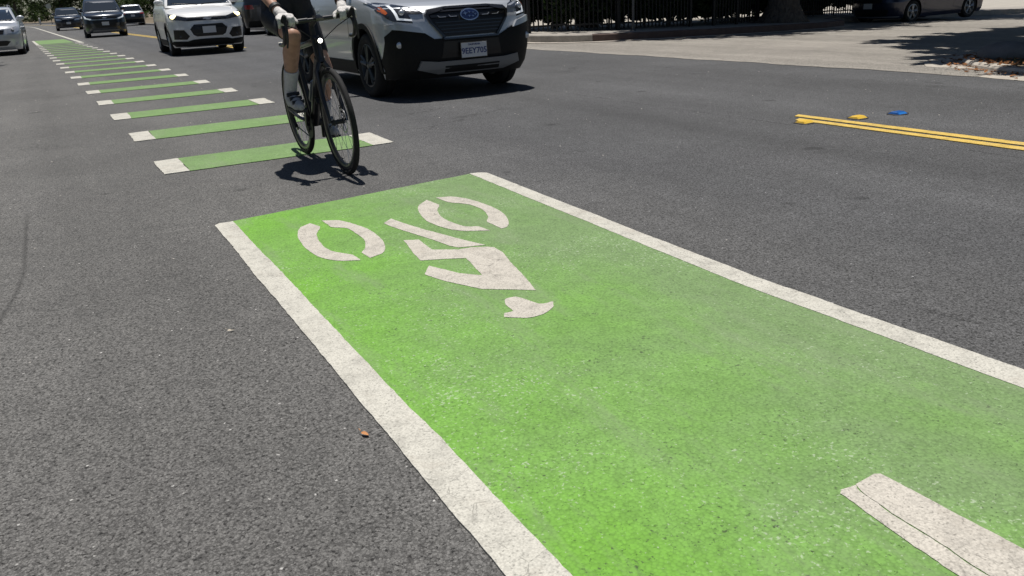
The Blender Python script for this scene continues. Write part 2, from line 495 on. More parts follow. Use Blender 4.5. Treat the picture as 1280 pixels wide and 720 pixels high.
# side street of older, paler asphalt
sx = [8.0, 8.42, 9.0, 10, 12, 14, 16, 18, 19.5, 21, 22, 24, 30, 45, 75]
strip('side_street', [(x, 4.2 if x < 9 else 6.2 - 0.02 * x, gz(x) - 0.006) for x in sx], [(x, (17.5 if x < 9.9 else kerb_y(x) + 0.05), gz(x) - 0.006) for x in sx], MATS['street_asphalt'])

def slab_on(name, outline, h0, h1, mat, kind='structure', parent=None, th=None):
    """slab whose top follows the ground slope; outline counter-clockwise"""
    n = len(outline)
    top = [(x, y, gz(x) + h1) for x, y in outline]; bot = [(x, y, gz(x) + h0) for x, y in outline]
    fs = [tuple(range(n))] + [(i, n + i, n + (i + 1) % n, (i + 1) % n) for i in range(n)]
    o = mesh_obj(name, top + bot, fs, mat, parent)
    if kind: tag(o, kind=kind)
    return o

def kerb_along(name, line, side, mat, wd=0.15, h=0.15):
    """kerb stones along a polyline, street on the right-hand side"""
    v = []; f = []
    for i, (x, y) in enumerate(line):
        a = Vector(line[max(i - 1, 0)]); b = Vector(line[min(i + 1, len(line) - 1)])
        t = (b - a).normalized(); n = Vector((-t.y, t.x)) * side
        z = gz(x)
        for off, hh in ((0.0, -0.02), (0.012, h - 0.02), (0.035, h), (wd, h), (wd, -0.02)):
            v.append((x + n.x * off, y + n.y * off, z + hh))
    for i in range(len(line) - 1):
        for k in range(4):
            f.append((i * 5 + k, i * 5 + k + 1, (i + 1) * 5 + k + 1, (i + 1) * 5 + k))
    return tag(mesh_obj(name, v, f, mat), kind='structure')

# far corner: kerb from the main street round into the side street
arc = [(9.45 + bend(40), 40), (9.5 + bend(30), 30), (9.3, 24), (9.25, 18.5)]
for k in range(7):
    a = PI + (PI / 2) * k / 6
    arc.append((10.6 + 1.35 * math.cos(a), 16.6 + 1.4 * math.sin(a)))
north = arc + [(x, kerb_y(x)) for x in (12, 14, 16, 18, 19.5, 21, 22, 30, 45, 75)]
split = 9
kerb_along('kerb', north[:split + 1], 1, MATS['concrete'])
kerb_along('shaded_red_kerb', north[split:], 1, MATS['shaded_red_kerb'])
long_line = [(9.6 + bend(y), y) for y in (240, 220, 200, 185, 170, 155, 140, 125, 110, 70)] + north
sidewalk_out = [(x + (0.14 if y > 18 else 0.10), y + (0.0 if y > 18 else 0.11)) for x, y in north]
inner = [(75, 23), (45, 22.8), (30, 22.6), (22, 22.3), (20.5, 21.4), (18, 19.2), (16, 18.4), (13.0, 18.0), (12.2, 19.0), (12.2, 40)]
slab_on('sidewalk', sidewalk_out + inner, -0.03, 0.146, MATS['concrete'])
kerb_along('kerb', [(9.6 + bend(y), y) for y in (240, 220, 200, 185, 170, 155, 140, 125, 110, 70)] + [(9.45 + bend(40), 40.02)], 1, MATS['concrete'])
# gutter pans: pale concrete beside the kerbs
def gutter(line, wd, side, name='gutter', up=0.0):
    L_ = []; R_ = []
    for i, (x, y) in enumerate(line):
        a = Vector(line[max(i - 1, 0)]); b = Vector(line[min(i + 1, len(line) - 1)])
        t = (b - a).normalized(); n = Vector((-t.y, t.x)) * side
        L_.append((x, y, gz(x) + 0.004 + up)); q = (x - n.x * wd, y - n.y * wd)
        R_.append((q[0], q[1], gz(q[0]) + 0.004 + up))
    return strip(name, L_, R_, MATS['gutter'])
gutter(north[3:], 0.32, 1)
# concrete valley gutter across the mouth of the side street
gv = [(8.40, 15.6), (8.42, 12), (8.42, 9), (8.44, 7.0), (8.46, 5.2)]
gl_ = [(8.22 + bend(y) * .6 + .03 * math.sin(3.1 * y) + .02 * math.sin(7.7 * y), y, 0.0045) for y in np.linspace(15.6, 5.3, 40)]
strip('gutter', gl_, [(8.80, q[1], 0.0045) for q in gl_], MATS['street_asphalt'])

# near corner
near = [(8.42, -30), (8.42, 3.2)]
for k in range(9):
    a = PI - (PI / 2) * k / 8
    near.append((10.6 + 2.1 * math.cos(a), 4.6 + 2.05 * math.sin(a)))
near += [(13, 6.75), (18, 6.9), (30, 7.4), (75, 9.0)]
kerb_along('kerb', near, -1, MATS['gutter'], 0.22, 0.055)
slab_on('corner_verge', ([(x + 0.12, y - (0 if y < 3 else 0.1)) for x, y in near] + [(75, -30)])[::-1], -0.03, 0.050, MATS['earth'])
gutter(near, 0.40, -1, up=0.0)
# left side of the street
LX = RX0
kerb_along('kerb', [(LX + bend(y), y) for y in YS], 1, MATS['concrete'])
strip('sidewalk', [(LX - 1.9 + bend(y), y, 0.142) for y in YS], [(LX - 0.14 + bend(y), y, 0.142) for y in YS], MATS['concrete'])
# paving behind the fence
slab_on('lot', [(12.6, 18.4), (16, 18.8), (18, 19.6), (20.5, 21.8), (22, 22.7), (30, 23), (75, 23.4), (75, 80), (12.6, 80)], -0.04, 0.12, MATS['lot'])

# ------------------------------------------------------------------ painted markings
rng = random.Random(3)
def resample(outline, step=0.02, jit=0.0018):
    """outline with a softly wandering, slightly chipped edge"""
    out = []; n = len(outline); wander = 0.0
    for i in range(n):
        a = Vector(outline[i]); b = Vector(outline[(i + 1) % n])
        d = (b - a).length; m = max(1, min(int(d / step), 420))
        nn = Vector((-(b - a).y, (b - a).x)).normalized()
        for k in range(m):
            q = a.lerp(b, k / m)
            if jit:
                wander = 0.88 * wander + rng.gauss(0, jit) * 0.42
                q = q + nn * (wander + rng.gauss(0, jit) * 0.25)
            out.append((q.x, q.y))
    return out

def marking(name, outline, z0, z1, mat, parent=None, step=0.02, jit=0.0018):
    o2 = resample(outline, step, jit)
    n = len(o2)
    v = [(x, y, z1) for x, y in o2] + [(x, y, z0) for x, y in o2]
    fs = [tuple(range(n))] + [(i, n + i, n + (i + 1) % n, (i + 1) % n) for i in range(n)]
    bm = bmesh.new()
    bv = [bm.verts.new(q) for q in v]
    for q in fs:
        try: bm.faces.new([bv[i] for i in q])
        except ValueError: pass
    return bm_obj(name, bm, mat, parent)

panel = marking('green_lane_panel', [(0.660, 4.470), (0.635, 2.0), (0.635, -2.5), (2.17, -2.5), (2.145, 0.8), (2.13, 2.2), (2.215, 4.672)], 0.0005, 0.004, MATS['green'], step=0.03, jit=0.003)
tag(panel, 'long bright green bike lane panel between two white edge lines', 'road marking')
l1 = marking('edge_line', [(0.594, 4.44), (0.62, 4.47), (0.690, 4.462), (0.690, 3.5), (0.684, 2.0), (0.687, -2.5), (0.575, -2.5), (0.575, 1.2), (0.579, 2.0)], 0.0005, 0.0058, MATS['white_paint'])
tag(l1, 'worn white edge line along the left side of the green lane', 'road marking')
l2 = marking('edge_line', [(2.19, 4.672), (2.245, 4.66), (2.285, 4.62), (2.19, 2.18), (2.21, 1.2), (2.23, -2.5), (2.134, -2.5), (2.108, 0.8), (2.089, 2.2)], 0.0005, 0.0058, MATS['white_paint'])
tag(l2, 'white edge line along the traffic side of the green lane', 'road marking')

STENCIL = {
'wheel_arc': [[(1.016, 4.141), (1.042, 4.042), (0.988, 3.916), (0.962, 3.793), (0.952, 3.665), (0.968, 3.56), (1.02, 3.458), (1.022, 3.362), (0.954, 3.401), (0.893, 3.496), (0.873, 3.635), (0.877, 3.806), (0.902, 3.956), (0.955, 4.095)],
 [(1.081, 4.152), (1.151, 4.106), (1.2, 3.955), (1.222, 3.782), (1.212, 3.607), (1.181, 3.482), (1.133, 3.394), (1.067, 3.364), (1.062, 3.465), (1.098, 3.522), (1.139, 3.65), (1.149, 3.783), (1.141, 3.922), (1.082, 3.996)],
 [(1.697, 4.207), (1.702, 4.048), (1.647, 3.948), (1.607, 3.809), (1.607, 3.679), (1.628, 3.556), (1.678, 3.514), (1.687, 3.411), (1.591, 3.479), (1.534, 3.597), (1.517, 3.786), (1.559, 3.988), (1.617, 4.121)],
 [(1.758, 4.218), (1.833, 4.185), (1.892, 4.037), (1.908, 3.833), (1.885, 3.641), (1.83, 3.492), (1.777, 3.414), (1.746, 3.409), (1.746, 3.562), (1.798, 3.648), (1.837, 3.786), (1.833, 3.95), (1.764, 4.071)]],
'handlebar_stroke': [[(1.324, 3.883), (1.388, 3.947), (1.421, 3.727), (1.492, 3.445), (1.561, 3.213), (1.445, 3.259), (1.406, 3.433), (1.37, 3.602)]],
'rider_body': [[(1.289, 3.528), (1.352, 3.493), (1.339, 3.304), (1.432, 3.23), (1.496, 3.224), (1.556, 3.185), (1.576, 3.155), (1.571, 3.069), (1.504, 2.807), (1.443, 2.562), (1.283, 2.702), (1.196, 2.902), (1.173, 3.001), (1.232, 3.097), (1.291, 2.931), (1.356, 2.847), (1.406, 3.096), (1.296, 3.155), (1.233, 3.186), (1.25, 3.325)]],
'rider_head': [[(1.302, 2.546), (1.325, 2.552), (1.347, 2.546), (1.365, 2.499), (1.379, 2.437), (1.405, 2.422), (1.431, 2.422), (1.409, 2.382), (1.342, 2.338), (1.275, 2.341), (1.216, 2.394), (1.233, 2.427), (1.268, 2.423), (1.276, 2.498)]]}
def curve_closed(pts, k=3):
    """Catmull-Rom through the points, for the round pieces"""
    out = []; n = len(pts)
    for i in range(n):
        p0, p1, p2, p3 = [Vector(pts[(i + j) % n]) for j in (-1, 0, 1, 2)]
        sharp = lambda a, b, c: (b - a).normalized().dot((c - b).normalized()) < 0.55
        for s_ in range(k):
            t = s_ / k
            if sharp(p0, p1, p2) or sharp(p1, p2, p3):
                q = p1.lerp(p2, t)
            else:
                q = 0.5 * ((2 * p1) + (p2 - p0) * t + (2 * p0 - 5 * p1 + 4 * p2 - p3) * t * t + (3 * p1 - p0 - 3 * p2 + p3) * t ** 3)
            out.append((q.x, q.y))
    return out
st_root = empty('bicycle_symbol', (1.4, 3.3, 0))
tag(st_root, 'white painted cyclist symbol with two wheels on the green lane', 'road marking')
for nm, lst in STENCIL.items():
    for pl in lst:
        pts = [(x - 1.4, y - 3.3) for x, y in pl]
        if nm != 'rider_body': pts = curve_closed(pts)
        marking(nm, pts, 0.003, 0.0060, MATS['white_stencil'], st_root, 0.016, 0.0016)
# white stroke at the bottom right of the frame, split by a long crack
d_root = empty('white_stroke', (1.39, 0.5, 0))
tag(d_root, 'short white stroke with a long crack, nearest the viewer on the green lane', 'road marking')
crack = [(1.378, 1.044), (1.366, 1.02), (1.359, 0.972), (1.353, 0.935), (1.352, 0.884), (1.350, 0.839), (1.349, 0.797), (1.341, 0.756), (1.340, 0.717), (1.334, 0.6), (1.337, 0.4), (1.330, 0.1), (1.332, -0.3)]
wds = [0.0003, 0.0004, 0.0008, 0.0018, 0.0012, 0.0016, 0.0008, 0.0016, 0.001, 0.001, 0.0014, 0.001, 0.001]
loc = lambda L_: [(x - 1.39, y - 0.5) for x, y in L_]
ca = [(x - w_, y) for (x, y), w_ in zip(crack, wds)]; cb = [(x + w_, y) for (x, y), w_ in zip(crack, wds)]
marking('paint_piece', loc([(1.324, 1.038), (1.302, 0.85), (1.293, 0.745), (1.285, -0.3)] + ca[::-1] + [(1.335, 1.048)]), 0.003, 0.0062, MATS['white_stencil'], d_root, 0.012, 0.0020)
marking('paint_piece', loc(cb + [(1.462, -0.3), (1.463, 0.72), (1.457, 1.042), (1.445, 1.050)]), 0.003, 0.0062, MATS['white_stencil'], d_root, 0.012, 0.0012)

# green and white cross bars through the junction
ORD = ['first', 'second', 'third', 'fourth', 'fifth', 'sixth', 'seventh', 'eighth', 'ninth', 'tenth', 'eleventh', 'twelfth', 'thirteenth', 'fourteenth', 'fifteenth', 'sixteenth', 'seventeenth', 'eighteenth', 'nineteenth']
for i in range(19):
    y0 = 6.165 + 1.845 * i
    wd = 0.62 if i < 3 else 0.58
    b0 = bend(y0 + 0.3) - bend(6.4)
    xl, xr = 0.555, 2.262
    if i > 10: xr -= 0.015 * (i - 10)
    root = empty('lane_bar', (xl + b0, y0, 0))
    tag(root, f'green bar with white ends, {ORD[i]} in line beyond the green lane panel', 'road marking', 'green cross bars through the junction')
    ww = 0.172
    sk = 0.012
    L_ = xr - xl
    st_ = 0.025 if i < 5 else 0.2
    jt = 0.003 if i < 5 else 0.0
    marking('white_end', [(0, 0), (ww, sk * .3), (ww, wd), (0, wd - sk)], 0.0005, 0.0065, MATS['white_paint'], root, st_, jt)
    marking('green_middle', [(ww + .002, sk * .3), (L_ - ww - .002, sk * .7), (L_ - ww - .002, wd + sk), (ww + .002, wd)], 0.0005, 0.0055, MATS['green_bar'], root, st_, jt)
    marking('white_end', [(L_ - ww, sk * .7), (L_, sk), (L_ + .02, wd + sk * 1.5), (L_ - ww, wd + sk)], 0.0005, 0.0065, MATS['white_paint'], root, st_, jt)
yb = 41.0
fb = marking('green_lane_panel', [(0.60 + bend(yb) - bend(6.4), yb), (2.0 + bend(yb) - bend(6.4), yb), (1.96 + bend(48) - bend(6.4), 48), (0.57 + bend(48) - bend(6.4), 48)], 0.0005, 0.005, MATS['green_bar'], step=0.3, jit=0)
tag(fb, 'distant green lane panel beyond the row of bars', 'road marking')
ll = [(40.5, 0.5), (48, 0.5)]
fl2 = marking('edge_line', [(0.47 + bend(40.5) + .12, 40.5), (0.585 + bend(40.5) + .12, 40.5), (0.56 + bend(48) + .12, 48), (0.46 + bend(48) + .12, 48)], 0.0005, 0.0065, MATS['white_paint'], step=.5, jit=0)
tag(fl2, 'short white edge line left of the distant green panel', 'road marking')
yy = [39.5, 44, 50, 58, 68, 80, 95, 110, 125, 140, 155, 170, 185, 200]
xx = [2.12 + bend(y) + 0.05 for y in yy]
fl = marking('edge_line', [(x + .15, y) for x, y in zip(xx, yy)] + [(x, y) for x, y in list(zip(xx, yy))[::-1]], 0.0005, 0.0065, MATS['white_paint'], step=5, jit=0)
tag(fl, 'long white lane line running on into the distance past the dark cars', 'road marking')

# double yellow line, near piece and its continuation beyond the junction
yr = empty('double_yellow_line', (5.14, 4.7, 0))
tag(yr, 'double yellow centre line starting beside the three raised markers', 'road marking')
for dx0, e in ((-0.11, 4.68), (0.03, 4.82)):
    marking('yellow_stripe', [(dx0, e - 4.70), (dx0 + 0.06, -6.0), (dx0 + 0.165, -6.0), (dx0 + 0.085, e - 4.66)], 0.0005, 0.006, MATS['yellow_paint'], yr, 0.03, 0.002)
yr2 = empty('double_yellow_line', (5.1, 24, 0))
tag(yr2, 'distant double yellow centre line passing behind the white car', 'road marking')
ys_ = [24, 30, 40, 55, 80, 110, 125, 140, 155, 170, 185, 200]
for dx0 in (-0.14, 0.06):
    L_ = [(dx0 + bend(y), y - 24) for y in ys_]
    marking('yellow_stripe', [(x + .10, y) for x, y in L_] + L_[::-1], 0.0005, 0.006, MATS['yellow_paint'], yr2, 5, 0)
for (xa, ya, rz_, lab) in ((6.05, 25.3, .1, 'worn white mark beside the distant yellow line, the farther one'), (5.72, 23.0, 0, 'worn white mark right of the white car wheel, the nearer one')):
    o = marking('lane_mark', [(xa - .1, ya - .25), (xa + .45, ya - .25), (xa + .45, ya + .3), (xa + .1, ya + .35)], .0005, .006, MATS['white_paint'], step=.05, jit=.006)
    tag(o, lab, 'road marking')

def road_marker(x, y, col, rim, label, rz=0.0):
    root = empty('raised_marker', (x, y, 0), rz)
    tag(root, label, 'road marker', 'raised markers by the yellow line')
    m = MB()
    def fr(a, b, z0, z1, c, d):
        vs_ = [(sx * a, sy * b, z0) for sx, sy in ((-1, -1), (1, -1), (1, 1), (-1, 1))] + [(sx * c, sy * d, z1) for sx, sy in ((-1, -1), (1, -1), (1, 1), (-1, 1))]
        m.add(vs_, [(4, 5, 6, 7)] + [(i, (i + 1) % 4, 4 + (i + 1) % 4, 4 + i) for i in range(4)])
    fr(0.052, 0.055, 0.001, 0.016, 0.046, 0.03)
    fr(0.046, 0.03, 0.016, 0.0205, 0.040, 0.022)
    m.build('body', col, root, 25)
    m = MB()
    m.add([(-0.042, -0.0525, 0.0042), (0.042, -0.0525, 0.0042), (0.040, -0.0342, 0.0152), (-0.040, -0.0342, 0.0152)], [(0, 1, 2, 3)])
    m.build('reflector', rim, root)
    # ring of glue
    m = MB(); n = 16
    m.add([(0.085 * math.cos(2 * PI * k / n) * (1 + .12 * math.sin(3 * k)), 0.08 * math.sin(2 * PI * k / n), 0.0035) for k in range(n)], [tuple(range(n))])
    m.build('adhesive_pad', bike_matt, root)
yel_m = plain('marker_yellow', (0.70, 0.45, 0.05), 0.5, 0, 0.1, 0.5, 0.15, 60)
blu_m = plain('marker_blue', (0.012, 0.10, 0.36), 0.4, 0, 0.3, 0.5, 0.15, 60)
yel_r = plain('marker_yellow_reflector', (0.75, 0.5, 0.08), 0.2, 0, 0.6)
blu_r = plain('marker_blue_reflector', (0.03, 0.2, 0.6), 0.2, 0, 0.6)
road_marker(5.00, 4.56, yel_m, yel_r, 'yellow raised marker at the very end of the double yellow line')
road_marker(5.42, 4.42, yel_m, yel_r, 'yellow raised marker just beyond the double yellow line, beside the blue one')
road_marker(5.78, 4.34, blu_m, blu_r, 'blue raised marker beyond the double yellow line')
# ------------------------------------------------------------------ vehicles
class Shell:
    """body surface made of horizontal slices; nose at y = 0, tail at y = L, z up"""
    def __init__(s, zs, yf, yr, hw, Df, nf, Dr, nr):
        s.zs = zs; s.yf = yf; s.yr = yr; s.hw = hw; s.Df = Df; s.nf = nf; s.Dr = Dr; s.nr = nr
    def F(s, z): return float(np.interp(z, s.zs, s.yf))
    def Rr(s, z): return float(np.interp(z, s.zs, s.yr))
    def W(s, z): return float(np.interp(z, s.zs, s.hw))
    def front(s, x, z, off=0.0):
        u = min(abs(x) / s.W(z), 0.992)
        return s.F(z) + s.Df * (1 - (1 - u ** s.nf) ** (1 / s.nf)) - off
    def rear(s, x, z, off=0.0):
        u = min(abs(x) / s.W(z), 0.992)
        return s.Rr(z) - s.Dr * (1 - (1 - u ** s.nr) ** (1 / s.nr)) + off
    def side(s, y, z, off=0.0):
        a = (y - s.F(z)) / s.Df; b = (s.Rr(z) - y) / s.Dr; w_ = s.W(z)
        if a < 1: w_ *= max(0.0, 1 - (1 - max(a, 0)) ** s.nf) ** (1 / s.nf)
        elif b < 1: w_ *= max(0.0, 1 - (1 - max(b, 0)) ** s.nr) ** (1 / s.nr)
        return w_ + off
    def mesh(s, levels, nc=11):
        V = []; Fc = []
        for z in levels:
            f_, r_, w_ = s.F(z), s.Rr(z), s.W(z)
            ring = []
            for k in range(nc):                                   # nose, centre to right
                t = PI / 2 * k / (nc - 1)
                ring.append((w_ * math.sin(t) ** (2 / s.nf), f_ + s.Df * (1 - math.cos(t) ** (2 / s.nf) if k < nc - 1 else 1)))
            y0 = f_ + s.Df; y1 = r_ - s.Dr
            for k in range(1, 12): ring.append((w_, y0 + (y1 - y0) * k / 12))
            for k in range(nc):
                t = PI / 2 * (1 - k / (nc - 1))
                ring.append((w_ * math.sin(t) ** (2 / s.nr) if k < nc - 1 else 0.0, r_ - s.Dr * (1 - math.cos(t) ** (2 / s.nr) if k > 0 else 1)))
            full = ring + [(-x, y) for x, y in ring[-2:0:-1]]
            V.append([(x, y, z) for x, y in full])
        n = len(V[0]); vs_ = [q for r in V for q in r]
        for i in range(len(V) - 1):
            for k in range(n):
                l = (k + 1) % n
                Fc.append((i * n + k, i * n + l, (i + 1) * n + l, (i + 1) * n + k))
        Fc.append(tuple(range(n - 1, -1, -1))); Fc.append(tuple((len(V) - 1) * n + k for k in range(n)))
        return vs_, Fc

def conform(name, poly, fn, off, mat, parent, th=0.03, step=0.06, mirror=False, smooth=30):
    """piece cut to a 2-D outline (a, z) and laid on a surface, proud by off; fn(a, z, off) -> xyz"""
    objs = []
    for sgn in ((1, -1) if mirror else (1,)):
        bm = bmesh.new()
        pts = [(a * sgn, z) for a, z in poly]
        bm.faces.new([bm.verts.new((a, 0, z)) for a, z in pts])
        lo = min(q[0] for q in pts); hi = max(q[0] for q in pts)
        zl = min(q[1] for q in pts); zh = max(q[1] for q in pts)
        bmesh.ops.triangulate(bm, faces=bm.faces[:])
        for k in range(int((hi - lo) / step)):
            bmesh.ops.bisect_plane(bm, geom=bm.verts[:] + bm.edges[:] + bm.faces[:], plane_co=(lo + (k + 1) * step - step * .5, 0, 0), plane_no=(1, 0, 0))
        for k in range(int((zh - zl) / (step * .8))):
            bmesh.ops.bisect_plane(bm, geom=bm.verts[:] + bm.edges[:] + bm.faces[:], plane_co=(0, 0, zl + (k + 1) * step * .8 - step * .4), plane_no=(0, 0, 1))
        bmesh.ops.remove_doubles(bm, verts=bm.verts[:], dist=1e-5)
        flat = {v_: (v_.co.x, v_.co.z) for v_ in bm.verts}
        edges = [e for e in bm.edges if e.is_boundary]
        low = {}
        for e in edges:
            for v_ in e.verts:
                if v_ not in low:
                    low[v_] = bm.verts.new(fn(*flat[v_], off - th))
        for v_, (a, z) in flat.items(): v_.co = fn(a, z, off)
        for e in edges:
            a, b = e.verts
            bm.faces.new((a, b, low[b], low[a]))
        objs.append(bm_obj(name, bm, mat, parent, smooth))
    return objs

def text_mesh(name, s_, size, mat, parent, loc_, rot, depth=0.0008):
    c = bpy.data.curves.new(name, 'FONT'); c.body = s_; c.size = size; c.align_x = 'CENTER'; c.align_y = 'CENTER'; c.extrude = depth; c.offset = size * .018
    c.resolution_u = 2
    o = bpy.data.objects.new(name, c); COL.objects.link(o)
    dg = bpy.context.evaluated_depsgraph_get(); dg.update()
    me = bpy.data.meshes.new_from_object(o.evaluated_get(dg))
    bpy.data.objects.remove(o)
    me.name = name; me.materials.clear(); me.materials.append(mat)
    q = link(bpy.data.objects.new(name, me), parent)
    q.location = loc_; q.rotation_euler = rot
    return q

def wheel_parts(parent, x, y, R_, wd, style, side):
    """wheel as a part with tyre, rim and hub cap; side +1 = +x"""
    wh = empty('wheel', (x, y, R_), 0, parent)
    m = MB(); r0 = R_ * 0.66
    m.lathe_x([(-wd * .40, r0), (-wd * .5, r0 + .03), (-wd * .5, R_ - .035), (-wd * .42, R_ - .008), (-wd * .30, R_), (-.012, R_), (-.010, R_ - .007), (.010, R_ - .007), (.012, R_), (wd * .30, R_), (wd * .42, R_ - .008), (wd * .5, R_ - .035), (wd * .5, r0 + .03), (wd * .40, r0)], 44)
    m.build('tyre', rubber, wh, 40)
    m = MB()
    m.lathe_x([(side * wd * .44, r0 + .006), (side * wd * .46, r0 - .012), (side * wd * .30, r0 - .02), (side * wd * .12, r0 - .03), (-side * wd * .42, r0 - .02), (-side * wd * .42, r0 + .004)], 44)
    m.disc_x(-side * wd * .02, r0 - .03, 32)
    rim_m = alloy if style != 'dark' else dark_alloy
    rim = m.build('rim', rim_m, wh, 40)
    rim.data.materials.append(grille_black)
    rim.data.polygons[-1].material_index = 1
    nsp = 5
    mk = MB()
    for k in range(nsp):
        a0 = 2 * PI * k / nsp + .3
        for da in (-.16, .16):
            a = a0 + da
            p0 = Vector((side * wd * .40, math.cos(a0) * .045, math.sin(a0) * .045)); p1 = Vector((side * wd * .42, math.cos(a) * (r0 - .005), math.sin(a) * (r0 - .005)))
            mk.tube([p0, p1], [.026, .021], 6)
    mk.ball((side * wd * .36, 0, 0), .06, 12, 8, (.5, 1, 1))
    mk.build('spokes', rim_m, wh, 40)

def boolean_arches(body, cuts):
    mesh_cut = MB()
    for (x0, x1, y, z, r) in cuts:
        n = 40
        ring = [(y + r * math.cos(2 * PI * k / n), z + r * math.sin(2 * PI * k / n)) for k in range(n)]
        mesh_cut.add([(x0, a, b) for a, b in ring] + [(x1, a, b) for a, b in ring],
                     [tuple(range(n)), tuple(range(2 * n - 1, n - 1, -1))] + [(k, n + k, n + (k + 1) % n, (k + 1) % n) for k in range(n)])
    c = mesh_obj('cutter', mesh_cut.v, mesh_cut.f, grille_black)
    bm = bmesh.new(); bm.from_mesh(c.data); bmesh.ops.recalc_face_normals(bm, faces=bm.faces[:]); bm.to_mesh(c.data); bm.free()
    md = body.modifiers.new('b', 'BOOLEAN'); md.object = c; md.operation = 'DIFFERENCE'; md.solver = 'EXACT'; md.material_mode = 'TRANSFER'
    par = body.parent; body.parent = None
    bpy.context.view_layer.update()
    dg = bpy.context.evaluated_depsgraph_get(); dg.update()
    me = bpy.data.meshes.new_from_object(body.evaluated_get(dg))
    body.modifiers.clear(); body.data = me; body.parent = par
    smooth_by_angle(me, 28)
    bpy.data.objects.remove(c)

